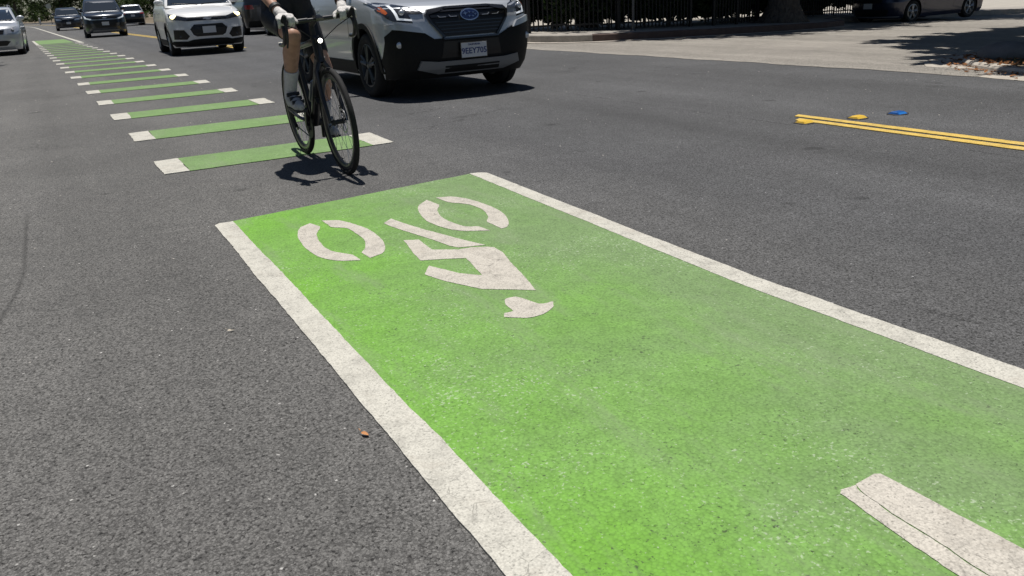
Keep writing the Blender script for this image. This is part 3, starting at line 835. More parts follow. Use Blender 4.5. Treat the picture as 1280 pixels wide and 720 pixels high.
def car(name, label, group, loc_, rz, S, rx=0.0):
    root = empty(name, loc_, rz, None, rx)
    tag(root, label, 'car' if 'cat' not in S else S['cat'], group)
    Lg = S['L']; hw = S['W'] / 2; H = S['H']; paint = S['paint']; cl = S.get('clear', .20)
    zh = S.get('zh', .95); zc = S.get('zc', 1.10); yc = S.get('yc', 1.10)
    R_ = S.get('R', .345); oh = S.get('oh', .90); wb = S.get('wb', 2.66)
    # lower body
    zs = [cl, cl + .10, .48, .62, zh - .15, zh - .06, zh, zh + (zc - zh) * .25, zh + (zc - zh) * .5, zh + (zc - zh) * .8, zc]
    yf = [.11, .04, .0, .0, .03, .065, .13, .26, .50, .86, yc]
    yr_ = [Lg - .10, Lg - .04, Lg - .01, Lg, Lg - .02, Lg - .04, Lg - .06, Lg - .08, Lg - .10, Lg - .13, Lg - .16]
    ww = [hw * .93, hw * .965, hw * .985, hw, hw * .995, hw * .985, hw * .975, hw * .965, hw * .955, hw * .94, hw * .925]
    if S.get('boxy'): yr_ = [Lg - .10, Lg - .03, Lg, Lg, Lg, Lg, Lg, Lg, Lg - .01, Lg - .02, Lg - .03]
    B = Shell(zs, yf, yr_, ww, S.get('Df', .55), S.get('nf', 2.4), .35, 3.2)
    lv = sorted(set([round(cl + (zc - cl) * k / 26, 4) for k in range(27)] + zs))
    body_v, body_f = B.mesh(lv)
    body = mesh_obj('body', body_v, body_f, paint, root, 28)
    fy = oh; ry = oh + wb
    ar = R_ + .055
    boolean_arches(body, [(hw - .36, hw + .1, fy, R_, ar), (-hw - .1, -hw + .36, fy, R_, ar), (hw - .36, hw + .1, ry, R_, ar), (-hw - .1, -hw + .36, ry, R_, ar)])
    # greenhouse
    ys1 = S.get('ys1', yc - .05); yrf = S.get('roof_f', yc + .75); gr = S.get('tail', Lg - .18); grr = S.get('roof_r', Lg - .55)
    zr = H
    gzs = [zc - .04, zc + .02, zr - .10, zr - .045, zr - .015, zr]
    tw = S.get('tumble', .76)
    Gs = Shell(gzs, [ys1 - .04, ys1 + .04, yrf, yrf + .14, yrf + .34, yrf + .62], [gr, gr - .01, grr, grr - .06, grr - .16, grr - .40],
               [hw * .915, hw * .905, hw * tw, hw * tw * .96, hw * tw * .88, hw * tw * .72], .16, 3.0, .16, 3.4)
    gl = [zc - .04 + (zr - zc - .06) * k / 12 for k in range(13)] + [zr - .06, zr - .045, zr - .03, zr - .015, zr - .006, zr]
    gv_, gf_ = Gs.mesh(sorted(set(round(q, 4) for q in gl)))
    cabin = mesh_obj('cabin', gv_, gf_, paint, root, 35)
    ff = lambda a, z, o: (a, Gs.front(a, z, o), z)
    fr = lambda a, z, o: (a, Gs.rear(a, z, o), z)
    zt = zr - .085; zb = zc + .015
    wt = Gs.W(zt) * .90; wbm = Gs.W(zb) * .93
    ws = conform('windshield', [(-wbm, zb), (wbm, zb), (wt, zt), (-wt, zt)], ff, .004, glass, root, .02, .12)
    for sgn in (1, -1):
        mw = MB(); q0 = Vector((sgn * .05, Gs.front(.05, zb, .012), zb + .005)); q1 = Vector((sgn * (wbm - .12), Gs.front(wbm - .12, zb + .05, .012), zb + .05))
        mw.tube([q0, q1], .009, 6); mw.build('wiper', grille_black, ws[0])
    conform('rear_window', [(-wbm, zb + .06), (wbm, zb + .06), (wt, zt), (-wt, zt)], fr, .004, glass, root, .02, .12)
    for sgn in (1, -1):
        fs = lambda a, z, o, sgn=sgn: (sgn * Gs.side(a, z, o), a, z)
        span0 = Gs.F(zb) + .30; span1 = Gs.F(zt) + .24; e0 = gr - .30; e1 = grr - .22
        mid = (span0 + e0) / 2 + .05
        cuts = [(span0, span1, mid - .04, mid - .06), (mid + .04, mid + .02, (mid + e0) / 2 + .32, (mid + e1) / 2 + .36), ((mid + e0) / 2 + .39, (mid + e1) / 2 + .43, e0, e1)]
        for (b0, t0, b1, t1) in cuts:
            if b1 - b0 < .2: continue
            conform('side_window', [(b0, zb + .03), (b1, zb + .03), (t1, zt), (t0, zt)], fs, .004, glass, root, .02, .25)
        bs = lambda a, z, o, sgn=sgn: (sgn * B.side(a, z, o), a, z)
        # sill cladding, arch rings, door seams and handles
        if S.get('clad'):
            conform('sill_cladding', [(fy + ar + .02, cl + .02), (ry - ar - .02, cl + .02), (ry - ar - .02, cl + .17), (fy + ar + .02, cl + .17)], bs, .012, cladding, root, .03, .25)
            for wy in (fy, ry):
                n = 18; a0, a1 = -.16, PI + .16
                outer = [(wy + (ar + .055) * math.cos(a0 + (a1 - a0) * k / n), R_ + (ar + .055) * math.sin(a0 + (a1 - a0) * k / n)) for k in range(n + 1)]
                inn = [(wy + ar * .995 * math.cos(a0 + (a1 - a0) * k / n), R_ + ar * .995 * math.sin(a0 + (a1 - a0) * k / n)) for k in range(n + 1)]
                outer = [(a, max(z, cl + .02)) for a, z in outer]; inn = [(a, max(z, cl + .02)) for a, z in inn]
                conform('arch_cladding', outer + inn[::-1], bs, .014, cladding, root, .04, .12)
        if S.get('detail'):
            for yy_ in (fy + ar + .10, mid, ry - ar * .4):
                conform('door_seam', [(yy_, cl + .2), (yy_ + .008, cl + .2), (yy_ + .008, zc - .02), (yy_, zc - .02)], bs, .0015, grille_black, root, .01, .2)
            for yy_ in (mid - .22, (mid + e0) / 2 + .18):
                conform('door_handle', [(yy_, zc - .17), (yy_ + .19, zc - .165), (yy_ + .19, zc - .14), (yy_, zc - .145)], bs, .03, paint, root, .03, .1)
        # mirror
        mm = MB(); mx = sgn * (Gs.side(span0 + .05, zb + .07) + .13); my = span0 + .02
        mm.ball((mx, my, zb + .08), .10, 14, 10, (1.15, .62, .78))
        mm.tube([(mx - sgn * .05, my, zb + .04), (mx - sgn * .17, my + .03, zb + .0)], .025, 8)
        mi = mm.build('mirror', S.get('mirror', paint), root)
        for wy in (fy, ry):
            wheel_parts(root, sgn * (hw - .125), wy, R_, .225, S.get('rim', 'alloy'), sgn)
    F_ = lambda a, z, o: (a, B.front(a, z, o), z)
    Rf = lambda a, z, o: (a, B.rear(a, z, o), z)
    if S.get('rack'):
        for sgn in (1, -1):
            m = MB(); xr = sgn * hw * tw * .86
            pts = [(xr, yrf + .3, zr - .06), (xr, yrf + .42, zr + .045), (xr, grr - .35, zr + .04), (xr, grr - .22, zr - .06)]
            m.tube(pts, .017, 8); m.build('roof_rail', grille_black if S['rack'] == 1 else alloy, root)
    S['front'](root, F_, S)
    S['back'](root, Rf, S)
    return root

def mirror_pts(p_): return [(-a, z) for a, z in p_][::-1]
def sym(half): return half + mirror_pts(half)
def plate(root, F_, z, txt=None, off=.02, top=None):
    hwp, hh = .1525, .076
    y0 = F_(0, z, off)[1]
    fn = lambda a, zz, o: (a, y0 - o if F_(0, z, 0)[1] < 1.5 else y0 + o, zz)
    pl = conform('number_plate', [(-hwp, z - hh), (hwp, z - hh), (hwp, z + hh), (-hwp, z + hh)], fn, .006, plate_white, root, .02, .4)[0]
    if txt:
        text_mesh('plate_number', txt, .085, plate_blue, pl, (0, y0 - .008, z - .012), (PI / 2, 0, 0))
        if top: text_mesh('plate_state', top, .026, plate_blue, pl, (0, y0 - .008, z + .055), (PI / 2, 0, 0))
    m = MB()
    yb_ = y0 - .003 if F_(0, z, 0)[1] < 1.5 else y0 + .003
    m.box((0, yb_ + (.006 if F_(0, z, 0)[1] < 1.5 else -.006), z), (hwp * 2 + .016, .008, hh * 2 + .016)); m.build('plate_frame', gloss_black, pl)
    return pl

def back_generic(root, Rf, S):
    hw = S['W'] / 2; zh = S.get('zh', .95)
    conform('tail_lamp', [(hw * .62, zh - .12), (hw * .95, zh - .12), (hw * .95, zh + .03), (hw * .66, zh + .04)], Rf, .012, red_lens, root, .03, .06, True)
    conform('rear_bumper', sym([(-hw * .9, .30), (-hw * .86, .50)])[0:2] + [(hw * .86, .50), (hw * .9, .30)], Rf, .014, S.get('bumper', cladding), root, .03, .08)
    conform('tailgate_seam', [(-hw * .72, .53), (hw * .72, .53), (hw * .72, .538), (-hw * .72, .538)], Rf, .002, grille_black, root, .01, .1)
    plate(root, Rf, .72, None, .004)

# -- the big silver SUV
def front_silver(root, F_, S):
    # dark lower bumper
    up = [(-.885, .40), (-.875, .68), (-.80, .765), (-.545, .715), (-.43, .635), (-.33, .625)]
    lowz = [(.33, .625), (.43, .635), (.545, .715), (.80, .765), (.875, .68), (.885, .40), (.835, .221), (-.835, .221)]
    conform('bumper_cladding', up + lowz, F_, .014, cladding, root, .03, .05)
    # grille in a raised frame
    g_out = sym([(-.325, .632), (-.46, .80), (-.495, .885), (-.455, .935), (-.25, .958)])
    g_in = sym([(-.305, .652), (-.435, .80), (-.462, .882), (-.435, .915), (-.24, .936)])
    gr = conform('grille', g_in, F_, .018, grille_black, root, .03, .05)[0]
    ring = g_out + [g_out[0]] + [g_in[0]] + g_in[::-1]
    fr = conform('grille_frame', [g_out[0], g_out[1], g_out[2], g_out[3], g_out[4], g_in[4], g_in[3], g_in[2], g_in[1], g_in[0]], F_, .034, gloss_black, gr, .04, .05, True)
    conform('grille_frame', [(-.25, .936), (.25, .936), (.25, .958), (-.25, .958)], F_, .034, gloss_black, gr, .04, .05)
    conform('grille_trim', [(-.325, .622), (.325, .622), (.34, .640), (-.34, .640)], F_, .036, lamp_dark, gr, .04, .05)
    for zz in (.685, .72, .755, .79, .905):
        w_ = .30 + (zz - .65) * .72 if zz < .85 else .40
        conform('grille_slat', [(-w_, zz), (w_, zz), (w_, zz + .012), (-w_, zz + .012)], F_, .026, gloss_black, gr, .02, .08)
    conform('grille_wing', [(.125, .845), (.44, .85), (.45, .874), (.125, .872)], F_, .034, gloss_black, gr, .03, .06, True)
    for (a, b) in ((.15, .245), (.275, .37)):
        conform('wing_trim', [(a, .848), (b - .02, .848), (b, .868), (b - .008, .868), (b - .024, .853), (a, .853)], F_, .038, lamp_clear, gr, .01, .05, True)
    # oval emblem with six stars
    def oval(rx, rz, n=28): return [(rx * math.cos(2 * PI * k / n), .862 + rz * math.sin(2 * PI * k / n)) for k in range(n)]
    em = conform('emblem', oval(.110, .062), F_, .044, chrome, gr, .03, .05)[0]
    conform('emblem_field', oval(.096, .050), F_, .048, emblem_blue, em, .01, .05)
    for (sx_, sz_, r) in ((-.052, .012, .032), (.0, .022, .018), (.045, .018, .018), (-.008, -.018, .018), (.034, -.020, .018), (.066, -.002, .018)):
        st = []
        for k in range(8):
            rr = r * (1.0 if k % 2 == 0 else .26); a = PI / 4 * k
            st.append((sx_ + rr * math.cos(a) * 1.1, .862 + sz_ + rr * math.sin(a) * .8))
        conform('star', st, F_, .0505, chrome, em, .004, .3)
    # headlamps
    hl = [(-.872, 1.035), (-.880, .935), (-.838, .862), (-.80, .832), (-.625, .806), (-.655, .905), (-.505, .902), (-.545, .942), (-.66, .985), (-.80, 1.03)]
    for sgn in (1, -1):
        pts = [(a * sgn, z) for a, z in hl]
        h = conform('headlamp', pts, F_, .012, lamp_dark, root, .03, .04)[0]
        q = lambda L_: [(a * sgn, z) for a, z in L_]
        conform('daytime_strip', q([(-.79, .995), (-.765, .995), (-.745, .865), (-.63, .845), (-.63, .828), (-.765, .845)]), F_, .016, drl, h, .01, .04)
        conform('upper_strip', q([(-.70, .958), (-.57, .922), (-.54, .922), (-.54, .932), (-.69, .972)]), F_, .016, lamp_clear, h, .01, .04)
        conform('turn_lens', q([(-.868, .985), (-.872, .94), (-.84, .90), (-.82, .92), (-.835, .98)]), F_, .015, amber, h, .01, .04)
        m = MB(); c = Vector(F_(-.705 * sgn, .915, .008))
        m.ball(c, .034, 14, 8); m.build('projector', lamp_clear, h)
        # silver garnish over the cladding corner
        conform('bumper_garnish', q([(-.868, .80), (-.865, .755), (-.77, .742), (-.535, .700), (-.59, .765), (-.80, .812)]), F_, .055, S['paint'], root, .055, .04)
        m = MB(); c = Vector(F_(-.775 * sgn, .590, .015))
        m.ball(c, .036, 14, 8, (1, .35, 1)); fg = m.build('fog_lamp', lamp_clear, root)
    sk = conform('skid_plate', sym([(-.40, .262), (-.62, .322), (-.585, .415), (-.40, .395)]), F_, .045, skid_grey, root, .05, .05)[0]
    conform('skid_recess', [(-.33, .275), (.33, .275), (.33, .345), (-.33, .345)], F_, .049, cladding, sk, .01, .05)
    conform('lower_intake', [(-.36, .43), (.36, .43), (.33, .60), (-.33, .60)], F_, .018, grille_black, root, .01, .05)
    plate(root, F_, .497, '9EEY705', .05, 'CALIFORNIA')
    # seam of the bonnet
silver_suv = dict(L=4.64, W=1.815, H=1.73, paint=silver, clear=.22, zh=.965, zc=1.115, yc=1.10, R=.355, oh=.92, wb=2.67, clad=1, detail=1, rack=1, rim='dark', front=front_silver, back=back_generic, mirror=silver, Df=.60, nf=3.0)
car('silver_suv', 'silver SUV with black bumper cladding right beside the cyclist', 'cars driving towards the viewer', (4.095, 8.44, 0), 0, silver_suv)

# -- the white crossover
def bowtie(root, F_, z, w_, h_, mat, par, off):
    a, b = w_, h_
    conform('emblem', [(-a, z - b * .45), (-a * .34, z - b * .45), (-a * .30, z - b), (a * .42, z - b), (a * .38, z - b * .45), (a * .86, z - b * .45), (a, z + b * .45), (a * .34, z + b * .45), (a * .30, z + b), (-a * .42, z + b), (-a * .38, z + b * .45), (-a * .86, z + b * .45)], F_, off, mat, par, .02, .05)
def front_white(root, F_, S):
    conform('lower_cladding', sym([(-.78, .215), (-.86, .30), (-.82, .345), (-.52, .335), (-.40, .365), (-.25, .375)]), F_, .014, cladding, root, .03, .05)
    conform('air_dam', [(-.55, .19), (.55, .19), (.55, .215), (-.55, .215)], F_, .03, skid_grey, root, .03, .06)
    g = conform('lower_grille', sym([(-.30, .435), (-.375, .475), (-.435, .61), (-.415, .665), (-.33, .715)]), F_, .010, grille_black, root, .02, .05)[0]
    conform('grille_surround', [(-.30, .435), (-.375, .475), (-.435, .61), (-.415, .665), (-.33, .715), (-.34, .74), (-.44, .675), (-.465, .61), (-.40, .455), (-.315, .41)], F_, .03, S['paint'], root, .03, .05, True)
    conform('grille_surround', [(-.335, .715), (.335, .715), (.345, .74), (-.345, .74)], F_, .03, S['paint'], root, .03, .05)
    for zz in (.47, .50, .62, .655, .69):
        conform('grille_slat', [(-.34, zz), (.34, zz), (.34, zz + .01), (-.34, zz + .01)], F_, .02, gloss_black, g, .02, .08)
    u = conform('upper_grille', [(-.47, .80), (.47, .80), (.45, .875), (-.45, .875)], F_, .008, grille_black, root, .02, .05)[0]
    conform('grille_bar', [(-.46, .832), (.46, .832), (.455, .85), (-.455, .85)], F_, .022, lamp_dark, u, .02, .05)
    bowtie(root, F_, .843, .10, .032, alloy, u, .034)
    for sgn in (1, -1):
        q = lambda L_: [(a * sgn, z) for a, z in L_]
        h = conform('headlamp', q([(-.84, .985), (-.835, .90), (-.76, .842), (-.47, .795), (-.43, .87), (-.70, .95)]), F_, .012, lamp_dark, root, .03, .04)[0]
        m = MB(); m.ball(F_(-.735 * sgn, .905, .010), .066, 14, 8, (1.35, .5, .75)); m.build('lit_lamp', lamp_lit, h)
        f_ = conform('fog_recess', q([(-.79, .61), (-.57, .60), (-.46, .45), (-.53, .375), (-.80, .39)]), F_, .008, grille_black, root, .02, .05)[0]
        conform('fog_rim', q([(-.80, .625), (-.56, .615), (-.57, .60), (-.79, .61)]), F_, .03, S['paint'], f_, .03, .05)
        m = MB(); m.ball(F_(-.66 * sgn, .45, .006), .03, 12, 8, (1, .4, 1)); m.build('fog_lamp', lamp_dark, f_)
    plate(root, F_, .585, None, .035)
white_suv = dict(L=4.25, W=1.775, H=1.655, paint=white_car, clear=.19, zh=.955, zc=1.16, yc=1.02, R=.335, oh=.87, wb=2.555, clad=1, detail=1, rim='alloy', front=front_white, back=back_generic, mirror=white_car, Df=.55)
car('white_suv', 'white compact SUV with yellow lit headlamps following the silver one', 'cars driving towards the viewer', (3.62, 21.95, 0), math.radians(-1.4), white_suv)

# -- the dark SUV behind it, and the one behind that
def front_dark(root, F_, S):
    g = conform('upper_grille', [(-.50, .80), (.50, .80), (.55, .90), (-.55, .90)], F_, .012, grille_black, root, .02, .06)[0]
    conform('chrome_bar', [(-.58, .765), (.58, .765), (.60, .795), (-.60, .795)], F_, .026, lamp_clear, root, .03, .06)
    bowtie(root, F_, .852, .10, .03, lamp_clear, g, .03)
    conform('lower_grille', [(-.42, .42), (.42, .42), (.56, .74), (-.56, .74)], F_, .012, grille_black, root, .02, .06)
    conform('lower_lip', [(-.60, .24), (.60, .24), (.56, .33), (-.56, .33)], F_, .03, skid_grey, root, .03, .08)
    for sgn in (1, -1):
        q = lambda L_: [(a * sgn, z) for a, z in L_]
        h = conform('headlamp', q([(-.86, 1.0), (-.84, .86), (-.62, .80), (-.56, .86), (-.74, .92)]), F_, .012, lamp_dark, root, .03, .05)[0]
        conform('daytime_strip', q([(-.85, .97), (-.835, .84), (-.62, .775), (-.56, .80), (-.58, .825), (-.77, .87), (-.82, .95)]), F_, .03, drl, h, .03, .05)
        conform('fog_recess', q([(-.84, .62), (-.64, .60), (-.60, .42), (-.80, .42)]), F_, .01, grille_black, root, .02, .06)
    plate(root, F_, .60, None, .03)
dark_suv = dict(L=4.65, W=1.845, H=1.70, paint=navy_car, clear=.20, zh=.985, zc=1.13, yc=1.08, R=.35, oh=.92, wb=2.72, clad=0, rim='dark', front=front_dark, back=back_generic, Df=.6)
o = car('dark_suv', 'dark navy SUV with white daytime running lamps behind the white one', 'cars driving towards the viewer', (2.87, 46.0, 0), math.radians(-1.4), dark_suv)
o.scale = (1.03, 1.03, 1.05)
def front_far(root, F_, S):
    for sgn in (1, -1):
        q = lambda L_: [(a * sgn, z) for a, z in L_]
        conform('kidney_grille', q([(-.06, .62), (-.36, .64), (-.38, .80), (-.07, .83)]), F_, .014, grille_black, root, .02, .06)
        conform('headlamp', q([(-.84, .88), (-.84, .76), (-.46, .72), (-.42, .82)]), F_, .014, lamp_clear, root, .03, .06)
        conform('side_intake', q([(-.84, .52), (-.58, .50), (-.60, .34), (-.80, .34)]), F_, .01, grille_black, root, .02, .06)
    conform('chrome_trim', [(-.40, .835), (.40, .835), (.39, .88), (-.39, .88)], F_, .02, lamp_clear, root, .02, .06)
    conform('lower_intake', [(-.45, .34), (.45, .34), (.45, .48), (-.45, .48)], F_, .012, grille_black, root, .02, .06)
    plate(root, F_, .54, None, .03)
far_suv = dict(L=4.75, W=1.89, H=1.68, paint=navy_car, clear=.20, zh=.97, zc=1.12, yc=1.15, R=.36, oh=.88, wb=2.86, front=front_far, back=back_generic, Df=.6)
car('dark_suv', 'small distant dark blue SUV, farthest of the oncoming cars', 'cars driving towards the viewer', (2.12, 75.0, 0), math.radians(-1.4), far_suv)

# -- silver wagon parked at the left
def front_wagon(root, F_, S):
    conform('grille', [(-.40, .64), (.40, .64), (.44, .76), (-.44, .76)], F_, .012, grille_black, root, .02, .06)
    conform('chrome_trim', [(-.44, .765), (.44, .765), (.45, .80), (-.45, .80)], F_, .02, lamp_clear, root, .02, .06)
    conform('lower_intake', sym([(-.44, .30), (-.56, .42), (-.46, .45)]), F_, .012, grille_black, root, .02, .06)
    conform('bumper_crease', [(-.84, .50), (.84, .50), (.82, .53), (-.82, .53)], F_, .02, S['paint'], root, .02, .06)
    for sgn in (1, -1):
        q = lambda L_: [(a * sgn, z) for a, z in L_]
        h = conform('headlamp', q([(-.845, .88), (-.85, .74), (-.70, .66), (-.50, .66), (-.52, .78)]), F_, .012, lamp_clear, root, .03, .05)[0]
        m = MB(); m.ball(F_(-.66 * sgn, .735, .005), .05, 12, 8, (1, .5, 1)); m.build('projector', lamp_dark, h)
        m = MB(); m.ball(F_(-.70 * sgn, .34, .006), .035, 12, 8, (1, .4, 1)); m.build('fog_lamp', lamp_clear, root)
    plate(root, F_, .555, None, .03)
wagon = dict(L=4.75, W=1.78, H=1.47, paint=silver, clear=.17, zh=.86, zc=1.00, yc=1.20, R=.325, oh=.93, wb=2.67, rack=2, rim='alloy', front=front_wagon, back=back_generic, roof_f=2.05, Df=.6)
car('silver_wagon', 'silver wagon with roof rails parked at the left edge of the frame', 'cars parked along the kerbs', (-1.40, 31.0, 0), math.radians(-1.4), wagon)

# -- cars on the other side of the street, seen from behind
def front_plain(root, F_, S):
    hw = S['W'] / 2; zh = S.get('zh', .95)
    conform('grille', [(-.45, zh - .33), (.45, zh - .33), (.50, zh - .12), (-.50, zh - .12)], F_, .012, grille_black, root, .02, .06)
    conform('headlamp', [(hw * .60, zh - .20), (hw * .95, zh - .16), (hw * .95, zh - .02), (hw * .62, zh - .08)], F_, .012, lamp_clear, root, .03, .05, True)
    conform('lower_intake', [(-.5, .28), (.5, .28), (.54, .42), (-.54, .42)], F_, .012, grille_black, root, .02, .06)
    plate(root, F_, .52, None, .03)
def back_far(root, Rf, S):
    hw = S['W'] / 2
    conform('tailgate_panel', [(-hw * .86, .52), (hw * .86, .52), (hw * .84, .98), (-hw * .84, .98)], Rf, .010, black_car, root, .03, .08)
    conform('tail_lamp', [(hw * .60, .93), (hw * .95, .90), (hw * .95, 1.03), (hw * .62, 1.02)], Rf, .02, red_lens, root, .03, .06, True)
    conform('rear_bumper', [(-hw * .9, .24), (hw * .9, .24), (hw * .88, .52), (-hw * .88, .52)], Rf, .02, cladding, root, .03, .08)
    plate(root, Rf, .80, None, .012)
away = dict(L=4.6, W=1.85, H=1.66, paint=silver, clear=.20, zh=.98, zc=1.10, yc=1.1, R=.35, oh=.9, wb=2.66, clad=1, front=front_plain, back=back_far)
def car_away(name, label, group, x, y_rear, S, rz=-1.4):
    a = math.radians(180 + rz)
    # nose points away: local +y runs towards the viewer, tail at y_rear
    return car(name, label, group, (x, y_rear + S['L'], 0), a, S)
car_away('grey_suv', 'distant silver and black SUV seen from behind, under the bright green bush', 'cars on the far side of the street', 7.15, 78.0, away)
pickup = dict(L=4.9, W=1.92, H=1.84, paint=black_car, clear=.26, zh=1.05, zc=1.20, yc=1.2, R=.40, oh=.92, wb=3.0, rim='alloy', front=front_plain, back=back_generic, boxy=1, clad=1, tail=4.75, roof_r=4.5, tumble=.84)
car_away('black_suv', 'tall black SUV seen from behind between the white car and the cyclist', 'cars on the far side of the street', 8.02, 33.7, pickup)
sedan = dict(L=4.6, W=1.80, H=1.46, paint=silver, clear=.17, zh=.86, zc=.98, yc=1.2, R=.325, oh=.92, wb=2.7, rim='alloy', front=front_plain, back=back_generic, roof_f=2.0, roof_r=3.35, tail=4.15)
car_away('silver_sedan', 'silver sedan at the far kerb, partly hidden by the cyclist', 'cars on the far side of the street', 8.22, 28.5, sedan)
# -- dark blue car parked in the side street
def front_blue(root, F_, S):
    conform('grille', [(-.40, .62), (.40, .62), (.46, .76), (-.46, .76)], F_, .012, grille_black, root, .02, .06)
    conform('lower_intake', [(-.55, .24), (.55, .24), (.60, .42), (-.60, .42)], F_, .012, grille_black, root, .02, .06)
    conform('lip', [(-.78, .20), (.78, .20), (.80, .225), (-.80, .225)], F_, .02, lamp_clear, root, .02, .06)
    for sgn in (1, -1):
        q = lambda L_: [(a * sgn, z) for a, z in L_]
        conform('headlamp', q([(-.845, .93), (-.85, .76), (-.70, .70), (-.52, .72), (-.56, .82)]), F_, .012, lamp_clear, root, .03, .05)
    plate(root, F_, .53, None, .03)
bluec = dict(L=4.4, W=1.78, H=1.50, paint=blue_car, clear=.16, zh=.88, zc=1.0, yc=1.15, R=.325, oh=.88, wb=2.65, rim='alloy', detail=1, front=front_blue, back=back_generic, Df=.6)
car('dark_blue_car', 'dark blue car parked in tree shade on the side street', 'cars parked along the kerbs', (21.95, 17.85, gz(24.2)), math.radians(-90), bluec, 0.0)
# ------------------------------------------------------------------ bicycle (front towards -y)
BIKE_LOC = (1.585, 5.755, 0.0)
LEAN = math.radians(-3.2)
WR = 0.342
def rot_lean(o): o.rotation_euler = (0, LEAN, 0); return o
bike = rot_lean(empty('bicycle', BIKE_LOC))
tag(bike, 'black drop bar bicycle with a lit front lamp ridden towards the viewer', 'bicycle')
FA = Vector((0, -.49, WR)); RA = Vector((0, .50, WR)); BB = Vector((0, .085, .275))
def bike_wheel(c, front):
    wh = empty('wheel', c, 0, bike)
    m = MB(); n = 72
    m.tube([(0, (WR - .0165) * math.cos(2 * PI * k / n), (WR - .0165) * math.sin(2 * PI * k / n)) for k in range(n)], .0175, 12, True)
    m.build('tyre', rubber, wh, 60)
    m = MB(); r = WR - .033
    m.lathe_x([(-.0125, r), (-.013, r - .012), (-.009, r - .034), (0, r - .040), (.009, r - .034), (.013, r - .012), (.0125, r), (-.0125, r)], 72)
    m.build('rim', carbon, wh, 50)
    m = MB(); m.lathe_x([(-.045, 0), (-.045, .012), (-.03, .022), (-.024, .015), (.024, .015), (.03, .022), (.045, .012), (.045, 0)], 20)
    m.build('hub', bike_matt, wh)
    m = MB()
    rd = .08 if front else .07
    m.lathe_x([(.033, rd - .014), (.033, rd), (.035, rd), (.035, rd - .014), (.033, rd - .014)], 36)
    for k in range(6):
        a = 2 * PI * k / 6; m.tube([(.034, .018 * math.cos(a + .4), .018 * math.sin(a + .4)), (.034, (rd - .01) * math.cos(a), (rd - .01) * math.sin(a))], .003, 5)
    m.build('brake_disc', steel, wh)
    m = MB(); m.tube([(.026, .02, 0), (.0, 0.0, r - .035)], .0013, 5)
    proto = None
    for k in range(20):
        sg = 1 if k % 2 else -1
        a = 2 * PI * k / 20
        if proto is None or k < 2:
            m = MB(); m.tube([(sg * .026, .006, .02), (0, 0, r - .036)], .0013, 5)
            q = m.build('spoke', steel, wh)
            if k == 0: pa = q
            else: pb = q
        else:
            q = link((pb if k % 2 else pa).copy(), wh)
        q.rotation_euler = (a, 0, 0); proto = q
    return wh
bike_wheel(FA, True); bike_wheel(RA, False)
crown = Vector((0, -.340, .705)); htop = Vector((0, -.288, .868)); stree = Vector((0, -.268, .93))
seat_top = Vector((0, .245, .80)); saddle = Vector((0, .285, .965))
m = MB(); m.tube([crown + Vector((0, 0, .005)), htop], [.029, .026], 16); fr_ = m.build('head_tube', carbon, bike)
m = MB(); m.tube([htop + Vector((0, .02, -.03)), seat_top + Vector((0, -.005, -.02))], [.022, .018], 14); m.build('top_tube', carbon, bike)
m = MB(); m.tube([crown + Vector((0, .015, .035)), BB], [.034, .034], 16); m.build('down_tube', carbon, bike)
m = MB(); m.tube([BB, seat_top], .018, 14); m.build('seat_tube', carbon, bike)
m = MB(); m.tube([seat_top, saddle + Vector((0, -.005, -.03))], .0136, 12); m.build('seat_post', bike_matt, bike)
m = MB(); m.tube([(-.045, BB.y, BB.z), (.045, BB.y, BB.z)], .024, 18); m.build('bottom_bracket', bike_matt, bike)
for sg in (1, -1):
    m = MB(); m.tube([BB + Vector((sg * .02, .02, 0)), (sg * .05, .30, .30), RA + Vector((sg * .062, 0, 0))], [.014, .012, .010], 10); m.build('chain_stay', carbon, bike)
    m = MB(); m.tube([seat_top + Vector((sg * .012, 0, -.08)), (sg * .05, .38, .55), RA + Vector((sg * .062, 0, 0))], [.010, .009, .008], 10); m.build('seat_stay', carbon, bike)
m = MB()
m.tube([crown, crown + Vector((0, .01, .03))], .03, 14)
for sg in (1, -1):
    m.tube([crown + Vector((sg * .012, 0, .0)), crown + Vector((sg * .042, -.012, -.05)), (sg * .052, -.405, .52), FA + Vector((sg * .056, 0, .03)), FA + Vector((sg * .056, 0, 0))], [.022, .018, .016, .012, .012], 12)
m.build('fork', carbon, bike)
# saddle
m = MB(); m.ball(saddle + Vector((0, .07, 0)), .07, 16, 8, (1.0, .9, .35)); m.cone(saddle + Vector((0, .04, .002)), saddle + Vector((0, -.13, -.004)), .04, .02)
m.build('saddle', bike_matt, bike)
# cockpit
BZ = .972; BY = -.372
m = MB(); m.tube([stree + Vector((0, -.005, -.07)), stree + Vector((0, 0, .03))], .018, 12); m.tube([stree + Vector((0, -.005, .01)), (0, BY, BZ)], [.018, .017], 12)
m.build('stem', bike_matt, bike)
m = MB(); bx_ = .215
pts = []
for sg in (-1, 1):
    L_ = [(0, BY, BZ), (sg * .10, BY, BZ), (sg * (bx_ - .03), BY + .002, BZ), (sg * bx_, BY - .02, BZ), (sg * (bx_ + .004), BY - .06, BZ - .004), (sg * (bx_ + .008), BY - .085, BZ - .035), (sg * (bx_ + .01), BY - .085, BZ - .07), (sg * (bx_ + .012), BY - .055, BZ - .11), (sg * (bx_ + .014), BY - .005, BZ - .125), (sg * (bx_ + .016), BY + .045, BZ - .125)]
    m.tube(L_, .0135, 10)
hb = m.build('handlebar', carbon, bike)
m = MB(); m.tube([(-.17, BY - .004, BZ + .003), (-.05, BY - .004, BZ + .003)], .0142, 10); m.build('bar_clamp_area', carbon, hb)
m = MB(); m.tube([(.05, BY - .004, BZ + .003), (.17, BY - .004, BZ + .003)], .0142, 10); m.build('bar_clamp_area', carbon, hb)
